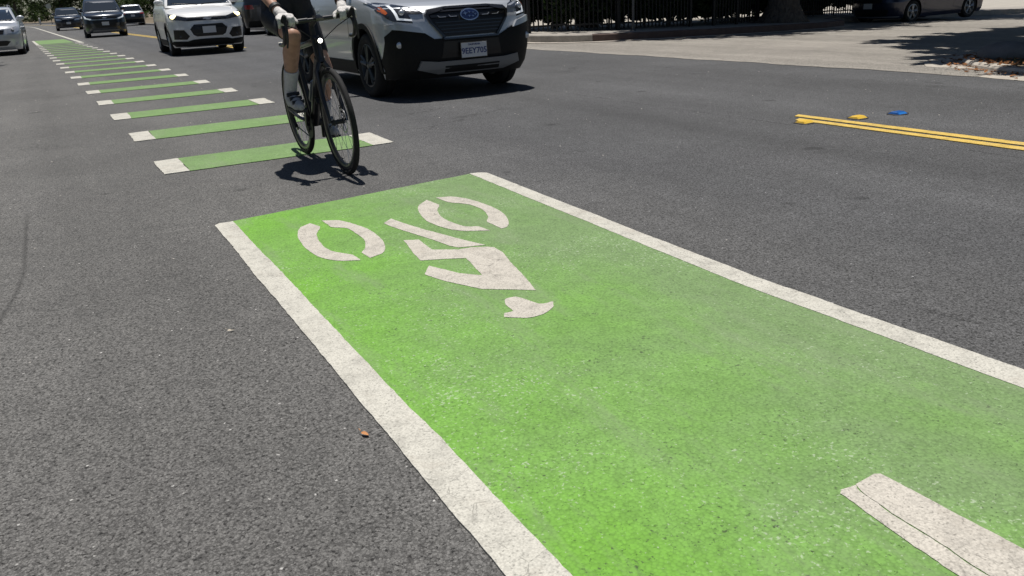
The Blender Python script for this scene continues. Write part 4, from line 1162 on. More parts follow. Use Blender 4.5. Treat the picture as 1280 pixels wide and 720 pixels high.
for sg in (-1, 1):
    x = sg * (bx_ + .002)
    m = MB(); m.tube([(x, BY - .02, BZ + .002), (x, BY - .075, BZ + .012), (x, BY - .105, BZ + .035), (x, BY - .115, BZ + .05)], [.018, .019, .016, .009], 12)
    m.tube([(x, BY - .105, BZ + .03), (x, BY - .12, BZ - .005)], [.014, .011], 10)
    lv_ = m.build('brake_hood', rubber, bike)
    m = MB(); m.tube([(x, BY - .118, BZ + .0), (x + sg * .004, BY - .135, BZ - .05), (x + sg * .008, BY - .125, BZ - .10), (x + sg * .012, BY - .105, BZ - .14)], [.009, .008, .0075, .006], 8)
    m.build('brake_lever', bike_matt, lv_)
    m = MB(); m.tube([(x, BY - .06, BZ - .005), (sg * .12, BY - .06, BZ - .05), (sg * .03, BY - .02, BZ - .12), (sg * .012, -.35, .75)], .0028, 6); m.build('cable', rubber, hb)
# lamp and computer
m = MB(); m.tube([(0, BY - .035, .845), (0, BY + .03, .85)], [.02, .02], 14); m.tube([(0, BY + .03, .85), (0, -.295, .86)], .008, 8)
lm = m.build('front_lamp', bike_matt, bike)
m = MB(); m.ball((0, BY - .036, .845), .0145, 20, 12, (1, .45, 1)); m.build('lens', lamp_white, lm)
m = MB(); m.box((0, BY - .075, BZ + .012), (.048, .075, .014), 0, Matrix.Rotation(.25, 3, 'X')); m.tube([(0, BY, BZ), (0, BY - .05, BZ + .002)], .006, 6); m.build('bike_computer', gloss_black, bike)
# bottle and frame bag
m = MB(); d_ = (crown - BB).normalized(); q0 = BB + d_ * .20 + Vector((0, .055, .03))
m.tube([q0, q0 + d_ * .16, q0 + d_ * .175, q0 + d_ * .195], [.036, .036, .022, .018], 16); m.build('water_bottle', plain('bottle_plastic', (.10, .11, .13), .35, 0, .3), bike)
m = MB(); m.box(BB + d_ * .28 + Vector((0, .012, .008)), (.05, .02, .14), 0, Matrix.Rotation(-.75, 3, 'X')); m.build('bottle_cage', bike_matt, bike)
# drive train; the cyclist's right foot (-x) is forward and up
CA = math.radians(46)
cd_ = Vector((0, -math.cos(CA), math.sin(CA))) * .170
m = MB(); cx_ = -.046
m.lathe_x([(cx_ - .002, .045), (cx_ - .002, .098), (cx_ + .002, .098), (cx_ + .002, .045), (cx_ - .002, .045)], 40, BB)
for k in range(5):
    a = 2 * PI * k / 5; m.tube([BB + Vector((cx_, 0, 0)), BB + Vector((cx_, .06 * math.cos(a), .06 * math.sin(a)))], .008, 6)
m.build('chainring', bike_matt, bike)
for sg, s_ in ((-1, 1), (1, -1)):
    e_ = BB + Vector((sg * .075, 0, 0)) + cd_ * s_
    m = MB(); m.tube([BB + Vector((sg * .055, 0, 0)), e_], [.016, .012], 10); ck = m.build('crank', carbon, bike)
    m = MB(); m.tube([e_, e_ + Vector((sg * .07, 0, 0))], .009, 8); m.box(e_ + Vector((sg * .055, 0, 0)), (.062, .07, .018)); m.build('pedal', bike_matt, ck)
m = MB()
m.lathe_x([(-.040, .02), (-.040, .05), (-.030, .06), (-.022, .065), (-.022, .02)], 30, RA); m.build('cassette', steel, bike)
m = MB(); m.tube([BB + Vector((cx_, 0, .098)), RA + Vector((-.032, 0, .05))], .0045, 6); m.tube([BB + Vector((cx_, 0, -.098)), RA + Vector((-.034, -.02, -.13)), RA + Vector((-.034, .03, -.06))], .0045, 6); m.build('chain', dark_alloy, bike)
m = MB(); m.tube([RA + Vector((-.05, .0, -.02)), RA + Vector((-.052, .02, -.07)), RA + Vector((-.045, -.02, -.135))], [.014, .018, .010], 8); m.lathe_x([(-.037, 0), (-.037, .022), (-.031, .022), (-.031, 0)], 14, RA + Vector((0, -.02, -.135))); m.build('derailleur', bike_matt, bike)
m = MB(); m.box(FA + Vector((.05, .055, .07)), (.02, .03, .05)); m.build('brake_caliper', bike_matt, bike)

# ------------------------------------------------------------------ cyclist
def remeshed(name, mb, mat, parent, vox, smooth_n=4, smooth_f=.5):
    o = mb.build(name, mat, None, None)
    md = o.modifiers.new('r', 'REMESH'); md.mode = 'VOXEL'; md.voxel_size = vox; md.use_smooth_shade = True
    ms = o.modifiers.new('s', 'SMOOTH'); ms.iterations = smooth_n; ms.factor = smooth_f
    bpy.context.view_layer.update()
    dg = bpy.context.evaluated_depsgraph_get(); dg.update()
    me = bpy.data.meshes.new_from_object(o.evaluated_get(dg))
    o.modifiers.clear(); o.data = me; me.materials.clear(); me.materials.append(mat)
    for p_ in me.polygons: p_.use_smooth = True
    o.parent = parent
    return o
rider = rot_lean(empty('person', BIKE_LOC))
tag(rider, 'cyclist in black shorts, white gloves and white socks riding the black bicycle', 'person')
J = {}
for sg, nm in ((-1, 'R'), (1, 'L')):
    J['sh' + nm] = Vector((sg * .185, .175, 1.435)); J['el' + nm] = Vector((sg * .25, -.085, 1.225)); J['wr' + nm] = Vector((sg * .206, -.315, 1.045))
    J['hip' + nm] = Vector((sg * .095, .27, 1.0))
def knee(hip, ank, la, lb, out):
    d = ank - hip; D = d.length; a = (la * la - lb * lb + D * D) / (2 * D); h = math.sqrt(max(la * la - a * a, 0.0))
    u = d.normalized(); fwd = (Vector((0, -1, 0)) - u * u.dot(Vector((0, -1, 0)))).normalized()
    return hip + u * a + fwd * h + Vector((out, 0, 0))
pedR = BB + Vector((-.135, 0, 0)) + cd_; pedL = BB + Vector((.135, 0, 0)) - cd_
J['anR'] = pedR + Vector((0, .095, .115)); J['anL'] = pedL + Vector((0, .10, .125))
J['knR'] = knee(J['hipR'], J['anR'], .43, .425, .005); J['knL'] = knee(J['hipL'], J['anL'], .43, .425, .015)
pelv = Vector((0, .285, 1.0)); waist = Vector((0, .255, 1.14)); chest = Vector((0, .215, 1.33)); neck0 = Vector((0, .17, 1.465)); head = Vector((0, .11, 1.655))
def torso(m, g=0.0):
    for sg in (1, -1):
        m.cone(pelv + Vector((sg * .06, 0, 0)), waist + Vector((sg * .05, 0, 0)), .115 + g, .10 + g)
        m.cone(waist + Vector((sg * .05, 0, 0)), chest + Vector((sg * .075, 0, 0)), .10 + g, .115 + g)
        m.cone(chest + Vector((sg * .075, 0, .02)), Vector((sg * .15, .18, 1.42)), .10 + g, .062 + g)
    m.cone(chest, neck0 + Vector((0, .01, -.02)), .10 + g, .07 + g)
m = MB(); torso(m)
m.cone(neck0, head + Vector((0, .02, -.06)), .058, .055)
m.ball(head, .1, 20, 14, (.78, .98, 1.18))
m.ball(head + Vector((0, -.035, -.06)), .062, 16, 10, (.9, .9, .95))
m.cone(head + Vector((0, -.093, .012)), head + Vector((0, -.113, -.022)), .010, .015)     # nose
for sg in (1, -1): m.ball(head + Vector((sg * .081, .012, -.008)), .022, 10, 8, (.4, .8, 1.35))
m.cone(head + Vector((-.02, -.098, -.056)), head + Vector((.02, -.098, -.056)), .008, .008)
for nm in 'RL':
    m.cone(J['sh' + nm], J['el' + nm], .054, .041); m.cone(J['el' + nm], J['el' + nm].lerp(J['wr' + nm], .35), .042, .043); m.cone(J['el' + nm].lerp(J['wr' + nm], .35), J['wr' + nm], .043, .028)
    m.cone(J['hip' + nm], J['hip' + nm].lerp(J['kn' + nm], .45), .088, .072); m.cone(J['hip' + nm].lerp(J['kn' + nm], .45), J['kn' + nm], .072, .055)
    k_, a_ = J['kn' + nm], J['an' + nm]
    ct = k_.lerp(a_, .30) + Vector((0, .022, 0))
    m.ball(k_ + Vector((0, -.008, 0)), .055, 14, 10)
    m.cone(k_, ct, .053, .057); m.cone(ct, k_.lerp(a_, .70), .057, .040); m.cone(k_.lerp(a_, .70), a_, .040, .036)
    pd = pedR if nm == 'R' else pedL
    m.cone(a_ + Vector((0, .03, -.06)), pd + Vector((0, -.07, .035)), .03, .025)
remeshed('body', m, skin_m, rider, .011, 3)
m = MB(); torso(m, .012)
for nm in 'RL': m.cone(J['sh' + nm], J['sh' + nm].lerp(J['el' + nm], .55), .066, .056)
remeshed('jersey', m, jersey_m, rider, .012, 3)
m = MB()
for sg in (1, -1): m.cone(pelv + Vector((sg * .06, 0, 0)), waist + Vector((sg * .05, 0, -.04)), .128, .114)
for nm in 'RL': m.cone(J['hip' + nm], J['hip' + nm].lerp(J['kn' + nm], .45), .098, .082); m.tube([J['hip' + nm].lerp(J['kn' + nm], .4), J['hip' + nm].lerp(J['kn' + nm], .74)], [.083, .070], 20)
remeshed('shorts', m, lycra, rider, .011, 3)
for nm, pd in (('R', pedR), ('L', pedL)):
    k_, a_ = J['kn' + nm], J['an' + nm]
    m = MB(); m.tube([k_.lerp(a_, .60), k_.lerp(a_, .62), k_.lerp(a_, .8), a_, a_ + Vector((0, .01, -.04))], [.0475, .049, .044, .042, .045], 20); m.build('sock', sock_m, rider, 60)
    m = MB()
    heel = a_ + Vector((0, .035, -.075)); toe = pd + Vector((0, -.115, .032)); mid_ = pd + Vector((0, -.02, .045))
    m.cone(heel, mid_, .034, .040); m.cone(mid_, toe, .042, .026); m.cone(mid_ + Vector((0, .0, .0)), pd + Vector((0, -.075, .03)), .044, .036)
    m.cone(a_ + Vector((0, .012, -.035)), mid_, .045, .036); m.cone(heel + Vector((0, 0, .0)), a_ + Vector((0, .02, -.03)), .034, .040)
    sh = remeshed('shoe', m, shoe_m, rider, .006, 4)
    m = MB()
    for t in (.25, .5, .72):
        c = a_.lerp(toe, t) + Vector((0, -.006, .012 - .01 * t))
        m.box(c, (.088 - .012 * t, .02, .02), 0, Matrix.Rotation(-.5, 3, 'X'))
    m.build('strap', shoe_dark, sh)
    m = MB(); m.box((heel + toe) / 2 + Vector((0, -.005, -.032)), (.07, .235, .014), 0, Matrix.Rotation(math.atan2(toe.z - heel.z, -(toe.y - heel.y)) * -1, 3, 'X')); m.build('sole', shoe_dark, sh)
for sg, nm in ((-1, 'R'), (1, 'L')):
    wr = J['wr' + nm]; hx = sg * .212
    m = MB()
    inw = lambda d_, y_, z_: Vector((hx - sg * d_, y_, z_))           # d_ metres towards the stem
    m.cone(wr, inw(.02, -.36, 1.018), .030, .034)
    for d_ in (-.024, .004, .032, .058): m.cone(inw(.018, -.355, 1.012), inw(d_, -.412, 1.010), .026, .0165)      # palm over hood and bar
    for d_, l_ in ((-.030, .82), (-.006, 1.0), (.036, 1.08), (.060, 1.0)):      # four fingers curled over the front
        e_ = .0 if d_ < .02 else .012
        k0 = inw(d_, -.415, 1.010); k1 = inw(d_ - .002, -.440 - .010 * l_ + e_, 1.000); k2 = inw(d_ - .002, -.444 - .008 * l_ + e_, .974); k3 = inw(d_, -.428 + e_, .958 - .006 * l_)
        m.cone(k0, k1, .0122, .0114); m.cone(k1, k2, .0114, .0104); m.cone(k2, k3, .0104, .0094)
    m.cone(inw(.045, -.362, 1.004), inw(.080, -.376, .992), .0165, .0135); m.cone(inw(.080, -.376, .992), inw(.090, -.398, .972), .0135, .0105)   # thumb
    remeshed('glove', m, glove_m, rider, .0042, 2)
    d = (J['el' + nm] - wr).normalized(); c = wr + d * .035
    m = MB(); m.tube([c - d * .012, c + d * .012], .0375, 18); band = m.build('wrist_band', bike_matt, rider, 60)
    if nm == 'L':
        m = MB(); up = Vector((0, -.62, .78)); up = (up - d * up.dot(d)).normalized()
        m.tube([c + up * .030, c + up * .045], [.024, .023], 22); wt_ = m.build('watch', alloy, rider, 40)
        m = MB(); m.tube([c + up * .0455, c + up * .0465], [.019, .019], 22); m.build('dial', gloss_black, wt_, 40)
# helmet, hair, glasses and eyes
m = MB()
for k in range(7):
    a = -.9 + .3 * k
    pts = [head + Vector((math.sin(a) * .094 * math.cos(t), -.005 - .128 * math.sin(t), .035 + math.cos(a) * .112 * math.cos(t))) for t in [-1.35 + 2.65 * q / 12 for q in range(13)]]
    m.tube(pts, [.012] + [.0165] * 11 + [.012], 8)
for t in (-.9, -.2, .5, 1.05):
    pts = [head + Vector((math.sin(a) * .090 * math.cos(t), -.005 - .124 * math.sin(t), .03 + math.cos(a) * .108 * math.cos(t))) for a in [-.95 + 1.9 * q / 8 for q in range(9)]]
    m.tube(pts, .012, 8)
m.build('helmet', helmet_m, rider, 60)
m = MB(); m.ball(head + Vector((0, .014, .030)), .1, 18, 12, (.80, .98, 1.05)); m.build('hair', hair_m, rider, 60)
for sg in (1, -1):
    m = MB(); m.ball(head + Vector((sg * .033, -.092, .018)), .014, 12, 8); m.build('eye', plate_white, rider)
    m = MB(); m.ball(head + Vector((sg * .036, -.103, .016)), .027, 14, 8, (1.15, .4, .75)); m.tube([head + Vector((sg * .06, -.095, .022)), head + Vector((sg * .083, .01, .018))], .0035, 6); m.build('sunglasses', gloss_black, rider)
# ------------------------------------------------------------------ fence, pole and hedge by the side street
def fence_y(x): return kerb_y(max(x, 9.9)) + 1.72 + 0.45 * max(0.0, 1 - (x - 9.9) / 3)
FH = 1.55
m = MB(); m.box((0, 0, FH / 2 + .05), (.026, .026, FH))
m.add([(-.013, -.013, FH + .05), (.013, -.013, FH + .05), (.013, .013, FH + .05), (-.013, .013, FH + .05), (0, 0, FH + .10)], [(0, 1, 4), (1, 2, 4), (2, 3, 4), (3, 0, 4)])
_o = m.build('picket', fence_m, None, None); pick_me = _o.data; bpy.data.objects.remove(_o)
def fence_section(s0, s1, label, at=lambda s_: (s_, fence_y(s_))):
    x0, y0 = at(s0)
    root = empty('fence', (x0, y0, gz(x0) + .14))
    tag(root, label, 'fence', 'black picket fence along the sidewalk')
    def P(s_):
        x, y = at(s_); return Vector((x - x0, y - y0, gz(x) - gz(x0)))
    n = max(2, int((s1 - s0) / .112))
    for k in range(n + 1):
        o = link(bpy.data.objects.new('picket', pick_me), root); o.location = P(s0 + (s1 - s0) * k / n)
        o.rotation_euler = (0, 0, rng.uniform(-.05, .05))
    for z in (.16, FH - .12):
        m = MB(); k = max(2, int((s1 - s0) / .8))
        for i in range(k):
            a = P(s0 + (s1 - s0) * i / k); b = P(s0 + (s1 - s0) * (i + 1) / k); d = b - a
            m.box((a + b) / 2 + Vector((0, 0, z)), (d.length + .01, .045, .04), math.atan2(d.y, d.x))
        m.build('rail', fence_m, root, None)
    for s_ in (s0, (s0 + s1) / 2, s1):
        m = MB(); m.box(P(s_) + Vector((0, .002, FH / 2 + .05)), (.065, .065, FH + .16)); m.box(P(s_) + Vector((0, .002, FH + .15)), (.085, .085, .03)); m.build('post', fence_m, root, None)
    return root
fence_section(9.95, 14.35, 'black picket fence beside the silver car, left of the gap')
fence_section(15.2, 17.0, 'short black picket fence between the gap and the big tree trunk')
fence_section(18.0, 21.2, 'black picket fence right of the big tree trunk')
fence_section(22.1, 28.0, 'black picket fence behind the parked dark blue car')
fence_section(0, 12.0, 'black picket fence running back along the main street from the corner', lambda s_: (9.95 + .05 * s_, fence_y(9.95) + .12 + s_))
pole = empty('sign_pole', (12.02, kerb_y(12.0) + 1.05, gz(12.0) + .146))
tag(pole, 'thin grey metal pole standing on the sidewalk before the fence', 'pole')
m = MB(); m.tube([(0, 0, 0), (0, 0, 2.9)], .03, 12); m.build('post', pole_m, pole)
m = MB(); m.lathe_x([(0, 0), (0, .07), (.03, .05), (.04, .032)], 16); o = m.build('collar', pole_m, pole); o.rotation_euler = (0, -PI / 2, 0)

# ------------------------------------------------------------------ trees
def leaf_mesh(name, blobs, n, size, mat, seed, vert=0.0):
    """leaf-sized quads scattered in clumps through a set of ellipsoids (c, r)"""
    r = np.random.default_rng(seed)
    vol = np.array([b[1][0] * b[1][1] * b[1][2] for b in blobs]) ** .75
    cnt = np.maximum(1, (n * vol / vol.sum()).astype(int))
    C = []
    for (c, rad), m_ in zip(blobs, cnt):
        ncl = max(3, m_ // 34)
        d = r.normal(size=(ncl, 3)); d /= np.linalg.norm(d, axis=1)[:, None]
        cl = np.array(c) + d * np.array(rad) * (r.random((ncl, 1)) ** .35)
        pts = cl[r.integers(0, ncl, m_)] + r.normal(size=(m_, 3)) * np.array(rad) * .13
        C.append(pts)
    C = np.concatenate(C); m_ = len(C)
    a = r.normal(size=(m_, 3)); a[:, 2] *= .6; a /= np.linalg.norm(a, axis=1)[:, None]
    b = r.normal(size=(m_, 3)); b -= (b * a).sum(1)[:, None] * a; b /= np.linalg.norm(b, axis=1)[:, None]
    s = size * r.uniform(.6, 1.3, (m_, 1))
    V = np.stack([C - a * s, C + b * s * .42, C + a * s, C - b * s * .42], 1).reshape(-1, 3)
    me = bpy.data.meshes.new(name)
    me.vertices.add(len(V)); me.vertices.foreach_set('co', V.ravel())
    me.loops.add(4 * m_); me.loops.foreach_set('vertex_index', np.arange(4 * m_))
    me.polygons.add(m_); me.polygons.foreach_set('loop_start', np.arange(0, 4 * m_, 4)); me.polygons.foreach_set('loop_total', np.full(m_, 4))
    me.update(calc_edges=True); me.materials.append(mat)
    return me

def tree(name, label, group, base, trunk_r, forks, blobs, n, size, mat, seed, cat='tree', flare=1.0):
    root = empty(name, base)
    tag(root, label, cat, group)
    r = random.Random(seed)
    m = MB()
    top = forks[0]
    pts = [(0, 0, -.1), (0, 0, .12), (.02, .0, .5), (.04, .03, 1.2), (top[0] * .6, top[1] * .6, top[2] * .75), top]
    m.tube(pts, [trunk_r * flare * 1.45, trunk_r * flare * 1.15, trunk_r * 1.02, trunk_r * .92, trunk_r * .8, trunk_r * .7], 18)
    if flare > 1.05:
        for k in range(7):
            a = 2 * PI * k / 7 + r.uniform(-.3, .3)
            L_ = trunk_r * r.uniform(1.6, 2.4)
            m.tube([(math.cos(a) * trunk_r * .55, math.sin(a) * trunk_r * .55, .45), (math.cos(a) * trunk_r * 1.05, math.sin(a) * trunk_r * 1.05, .16), (math.cos(a) * L_, math.sin(a) * L_, -.06)], [trunk_r * .42, trunk_r * .34, trunk_r * .14], 10)
    m.build('trunk', MATS['bark'], root, 60)
    for fk in forks[1:]:
        m = MB(); a = Vector(top); b = Vector(fk); c = a.lerp(b, .5) + Vector((r.uniform(-.3, .3), r.uniform(-.3, .3), .25))
        m.tube([a - Vector((0, 0, .2)), c, b], [trunk_r * .55, trunk_r * .38, trunk_r * .16], 10); m.build('limb', MATS['bark'], root, 60)
    me = leaf_mesh('crown', blobs, n, size, mat, seed)
    link(bpy.data.objects.new('crown', me), root)
    return root

def crown_blobs(c, R_, k, seed, flat=.7):
    r = random.Random(seed); out = []
    for i in range(k):
        a = r.uniform(0, 2 * PI); d = math.sqrt(r.random()) * .68
        s = r.uniform(.34, .52)
        out.append(((c[0] + R_[0] * d * math.cos(a), c[1] + R_[1] * d * math.sin(a), c[2] + R_[2] * r.uniform(-.55, .55)), (R_[0] * s, R_[1] * s, R_[2] * s * 1.1)))
    return out

def wide_crown(tx_, ty_):  # unseen crown, clumps laid out so their shadow fills the wanted outline
    r = random.Random(77); out = []
    ex = [9.3, 10.2, 11.3, 12.4, 17, 21, 28]; ey = [5.2, 7.0, 8.3, 9.9, 11.3, 11.7, 11.4]
    for i in range(16):
        for j in range(13):
            x = 9.9 + i * 1.2 + r.uniform(-.45, .45); y = -3.5 + j * 1.2 + r.uniform(-.45, .45)
            top_ = float(np.interp(x, ex, ey))
            if y > top_ - .2 or y < -3 + abs(x - 18) * .3: continue
            out.append(((x + .27 - tx_, y + 1.28 - ty_, 6.6 + r.uniform(-.7, .7)), (1.05, 1.05, .8)))
    return out

# the street tree whose trunk shows, and its neighbours over the fence
tx, ty = 17.5, 16.95
tree('shade_tree', 'thick grey tree trunk at the side street kerb before the fence', 'shade trees by the side street', (tx, ty, gz(tx) + .12), .40,
     [(.3, .5, 3.4), (1.2, 4, 6), (-1.2, 4.5, 6.2), (2.4, 6.5, 7), (-.5, 6.5, 7.5), (.6, 2.6, 5.6)], crown_blobs((.9, 3.0, 6.6), (5.2, 4.7, 2.2), 44, 5), 30000, .22, MATS['leaf_dark'], 5, flare=1.3)
tree('shade_tree', 'leafy tree behind the black fence near the gap, crown above the frame', 'shade trees by the side street', (13.7, 20.6, gz(13.7) + .1), .26,
     [(.1, .2, 3.0), (1.4, 1.2, 5), (-1.3, .8, 5.2), (.3, -1.6, 5), (0, 2, 6)], crown_blobs((.7, -.9, 5.8), (4.2, 4.8, 2.1), 44, 6), 28000, .22, MATS['leaf_dark'], 6)
tree('shade_tree', 'leafy tree behind the parked dark blue car, crown above the frame', 'shade trees by the side street', (25.5, 23.2, gz(25.5) + .1), .32,
     [(.1, .2, 3.2), (2, .6, 5), (-2, .2, 5.2), (.3, -2, 5), (0, 2, 6)], crown_blobs((.4, -2.0, 6.2), (6.4, 5.4, 2.3), 40, 8), 26000, .23, MATS['leaf_dark'], 8)
tree('shade_tree', 'tree on the near corner beyond the right edge, casting the dark street shade', 'shade trees by the side street', (17.2, 4.9, gz(17.2) + .08), .34,
     [(.3, 1.2, 4.2), (3.5, 4.5, 6.8), (-4.0, 3.2, 6.6), (.3, 5, 7), (6, 2, 6.6), (-2, -2.4, 6.4)], wide_crown(17.2, 4.9), 90000, .28, MATS['leaf_mid'], 11)
tree('shade_tree', 'kerbside tree left of the parked silver wagon, mostly outside the frame', 'trees along the left kerb', (-4.6, 27, .1), .24,
     [(.1, 0, 2.9), (1.5, .5, 5), (-1.2, .6, 5.1), (.4, -1.6, 5), (0, 1.6, 5.6)], crown_blobs((.7, -.2, 5.6), (3.3, 3.4, 1.9), 12, 14), 5000, .17, MATS['leaf_mid'], 14)

# hedge behind the fence: dark mass, open at the foot; gap shrub added to hide the bright lot
for (x0, x1, lab, sd) in ((10.9, 14.2, 'clipped dark hedge behind the fence by the thin pole', 21), (15.3, 17.6, 'clipped dark hedge behind the fence by the tree trunk', 22), (18.9, 21.3, 'clipped dark hedge behind the fence left of the dark blue car', 23), (22.4, 29.5, 'clipped dark hedge behind the dark blue car', 24), (14.2, 15.3, 'dark shrub added in the fence gap to hide the bright lot', 25)):
    bl = []
    k = int((x1 - x0) / .45)
    for i in range(k):
        x = x0 + (x1 - x0) * (i + .5) / k
        for z in (.56, .86, 1.3, 1.8): bl.append(((x - x0, fence_y(x) + .8 - fence_y(x0), z + gz(x) - gz(x0)), (.40, .42, .30)))
    root = empty('hedge', (x0, fence_y(x0), gz(x0) + .12)); tag(root, lab, 'hedge', 'hedges behind the fence')
    link(bpy.data.objects.new('foliage', leaf_mesh('foliage', bl, int(15000 * (x1 - x0) / 2.4), .085, MATS['leaf_dark'], sd)), root)
    for i in range(max(2, k // 2)):
        x = x0 + (x1 - x0) * (i + .5) / max(2, k // 2)
        m = MB(); m.tube([(x - x0, fence_y(x) + 1.0 - fence_y(x0), gz(x) - gz(x0) - .05), (x - x0 + .05, fence_y(x) + 1.0 - fence_y(x0), gz(x) - gz(x0) + .8)], .03, 6); m.build('stem', MATS['bark'], root)

for (x0, x1, lab, sd) in ((10.7, 17.0, 'added dark hedge row hiding the bright lot behind the left fence', 26), (17.0, 26.0, 'added dark hedge row hiding the bright lot behind the parked car', 27)):  # rows added as a dark backdrop hiding the sunlit lot
    bl = []
    k = int((x1 - x0) / .5)
    for i in range(k):
        x = x0 + (x1 - x0) * (i + .5) / k
        for z in (.55, 1.0, 1.6, 2.3): bl.append(((x - x0, fence_y(x) + 3.2 - fence_y(x0), z + gz(x) - gz(x0)), (.48, .5, .42)))
    root = empty('hedge', (x0, fence_y(x0), gz(x0) + .12)); tag(root, lab, 'hedge', 'hedges behind the fence')
    link(bpy.data.objects.new('foliage', leaf_mesh('foliage', bl, int(14000 * (x1 - x0) / 2.4), .10, MATS['leaf_dark'], sd)), root)
    for i in range(max(2, k // 2)):
        x = x0 + (x1 - x0) * (i + .5) / max(2, k // 2)
        m = MB(); m.tube([(x - x0, fence_y(x) + 3.2 - fence_y(x0), gz(x) - gz(x0) - .05), (x - x0 + .05, fence_y(x) + 3.2 - fence_y(x0), gz(x) - gz(x0) + .8)], .03, 6); m.build('stem', MATS['bark'], root)

# trees and bushes closing the street's far end; unseen left ones added for reflections
FT = [(-4.5, 224, .66, 'leaf_dark', 'low dark bush at the far bend, leftmost'), (0.5, 220, .62, 'leaf_mid', 'low mid green bush at the far bend, second from left'), (5.5, 214, .66, 'leaf_dark', 'low dark bush at the far bend behind the distant SUV'),
      (10.5, 178, .6, 'leaf_dark', 'low dark bush at the far bend behind the navy SUV'), (16.0, 172, .66, 'leaf_mid', 'low mid green bush at the far bend, rightmost'), (20.0, 140, .66, 'leaf_dark', 'low dark bush beyond the silver and black SUV'),
      (-8.6, 4, 1.0, 'leaf_mid', 'tree added for reflections on the left sidewalk beside the viewer, outside the frame'),
      (-8.8, 13, 1.1, 'leaf_dark', 'tree added for reflections on the left sidewalk level with the cyclist, outside the frame'),
      (-8.8, 22, 1.0, 'leaf_mid', 'tree added for reflections on the left sidewalk level with the white car, outside the frame'),
      (-9.0, 42, 1.0, 'leaf_dark', 'unseen dark tree added for reflections on the left sidewalk behind the parked wagon'),
      (-7.2, 62, 1.0, 'leaf_olive', 'olive green tree above the parked silver wagon'),
      (-9.0, 84, 1.15, 'leaf_olive', 'second olive green tree along the left sidewalk'),
      (-9.8, 112, 1.1, 'leaf_dark', 'dark tree along the left sidewalk, farther than the olive ones'),
      (-3.2, 196, 1.3, 'leaf_mid', 'mid green tree closing the street, leftmost of the far row'),
      (5.0, 204, 1.5, 'leaf_dark', 'dark tree closing the street behind the small distant SUV'),
      (13.0, 190, 1.35, 'leaf_mid', 'mid green tree in the far row behind the dark navy SUV'),
      (22.0, 186, 1.4, 'leaf_dark', 'dark tree in the far row behind the navy SUV roof'),
      (30.0, 176, 1.4, 'leaf_dark', 'dark tree in the far row behind the white car'),
      (14.2, 96, .62, 'leaf_bright', 'bright green bush above the silver and black SUV'),
      (16.5, 76, .9, 'leaf_dark', 'dark tree on the right sidewalk behind the white car mirror'),
      (15.0, 56, .85, 'leaf_dark', 'dark tree on the right sidewalk beyond the tall black SUV'),
      (14.8, 42, .8, 'leaf_mid', 'mid green tree on the right sidewalk beside the tall black SUV')]
crowns = {}
for i, (x, y, s, mt, lab) in enumerate(FT):
    if mt not in crowns:
        crowns[mt] = leaf_mesh('crown', crown_blobs((0, 0, 3.9), (4.2, 4.2, 3.6), 24, 40 + i) + [((3.0 * math.cos(a), 3.0 * math.sin(a), 1.1), (1.6, 1.6, 1.0)) for a in (0, 1.05, 2.1, 3.14, 4.2, 5.2)], 13000, .16, MATS[mt], 30 + i)
    root = empty('leafy_tree' if s > .7 else 'bush', (x, y, gz(x) + .0), i * 1.3); tag(root, lab, 'tree' if s > .7 else 'bush', 'trees along the street')
    root.scale = (s, s, s)
    m = MB(); m.tube([(0, 0, -.1), (.05, 0, 1.2), (0, .05, 3.5)], [.28, .22, .12], 10); m.build('trunk', MATS['bark'], root)
    link(bpy.data.objects.new('crown', crowns[mt]), root)
# roadside signs and posts far away
sg_ = empty('street_sign', (2.0, 150.0, 0)); tag(sg_, 'small pale street sign far away before the trees', 'sign')
m = MB(); m.tube([(0, 0, 0), (0, 0, 2.9)], .04, 8); m.build('post', pole_m, sg_)
m = MB(); m.tube([(0, -.03, 2.6), (0, -.06, 2.6)], .38, 8); m.build('plate', plain('sign_face', (.42, .45, .40), .6), sg_)
for (x, y, lab) in ((.4, 150, 'white roadside post far away, left of the distant SUV'), (2.6, 148, 'white roadside post far away, next to the distant SUV')):
    b = empty('roadside_post', (x, y, 0)); tag(b, lab, 'post', 'white posts at the far bend')
    m = MB(); m.tube([(0, 0, 0), (0, 0, .95)], .13, 10); m.build('post', plain('post_white', (.55, .55, .52), .7), b)
    m = MB(); m.ball((0, 0, .95), .14, 10, 6, (1, 1, .4)); m.build('cap', plain('post_white', (.55, .55, .52), .7), b)

# ------------------------------------------------------------------ small things on the ground
def boulder(label, x, y, s, seed, sc):
    r = np.random.default_rng(seed)
    bm = bmesh.new(); bmesh.ops.create_icosphere(bm, subdivisions=3, radius=1)
    ph = r.uniform(0, 6, (6, 3)); fr_ = r.uniform(1.0, 3.2, (6, 3))
    for v_ in bm.verts:
        c = np.array(v_.co); d = sum(math.sin(float((c * fr_[k]).sum() + ph[k][0])) for k in range(6)) * .045
        v_.co = Vector(c * (1 + d) * np.array(sc)) * s
        if v_.co.z < -.35 * s * sc[2]: v_.co.z = -.35 * s * sc[2]
    o = bm_obj('boulder', bm, MATS['rock'], None, 50)
    o.location = (x, y, gz(x) + .05 + .30 * s * sc[2]); o.rotation_euler = (0, 0, seed)
    return tag(o, label, 'rock', 'boulders on the near corner')
MATS['rock'] = make_concrete('rock', (.17, .165, .16), 4)
boulder('large rounded boulder standing in for an unclear dark shape on the shaded near corner', 10.35, 5.55, .48, 3, (1.3, 1.0, .62))  # both boulders are stand-ins for an unclear dark shape
boulder('smaller rounded boulder beside the large one, standing in for the same unclear shape', 9.72, 5.95, .25, 5, (1.2, 1.0, .6))
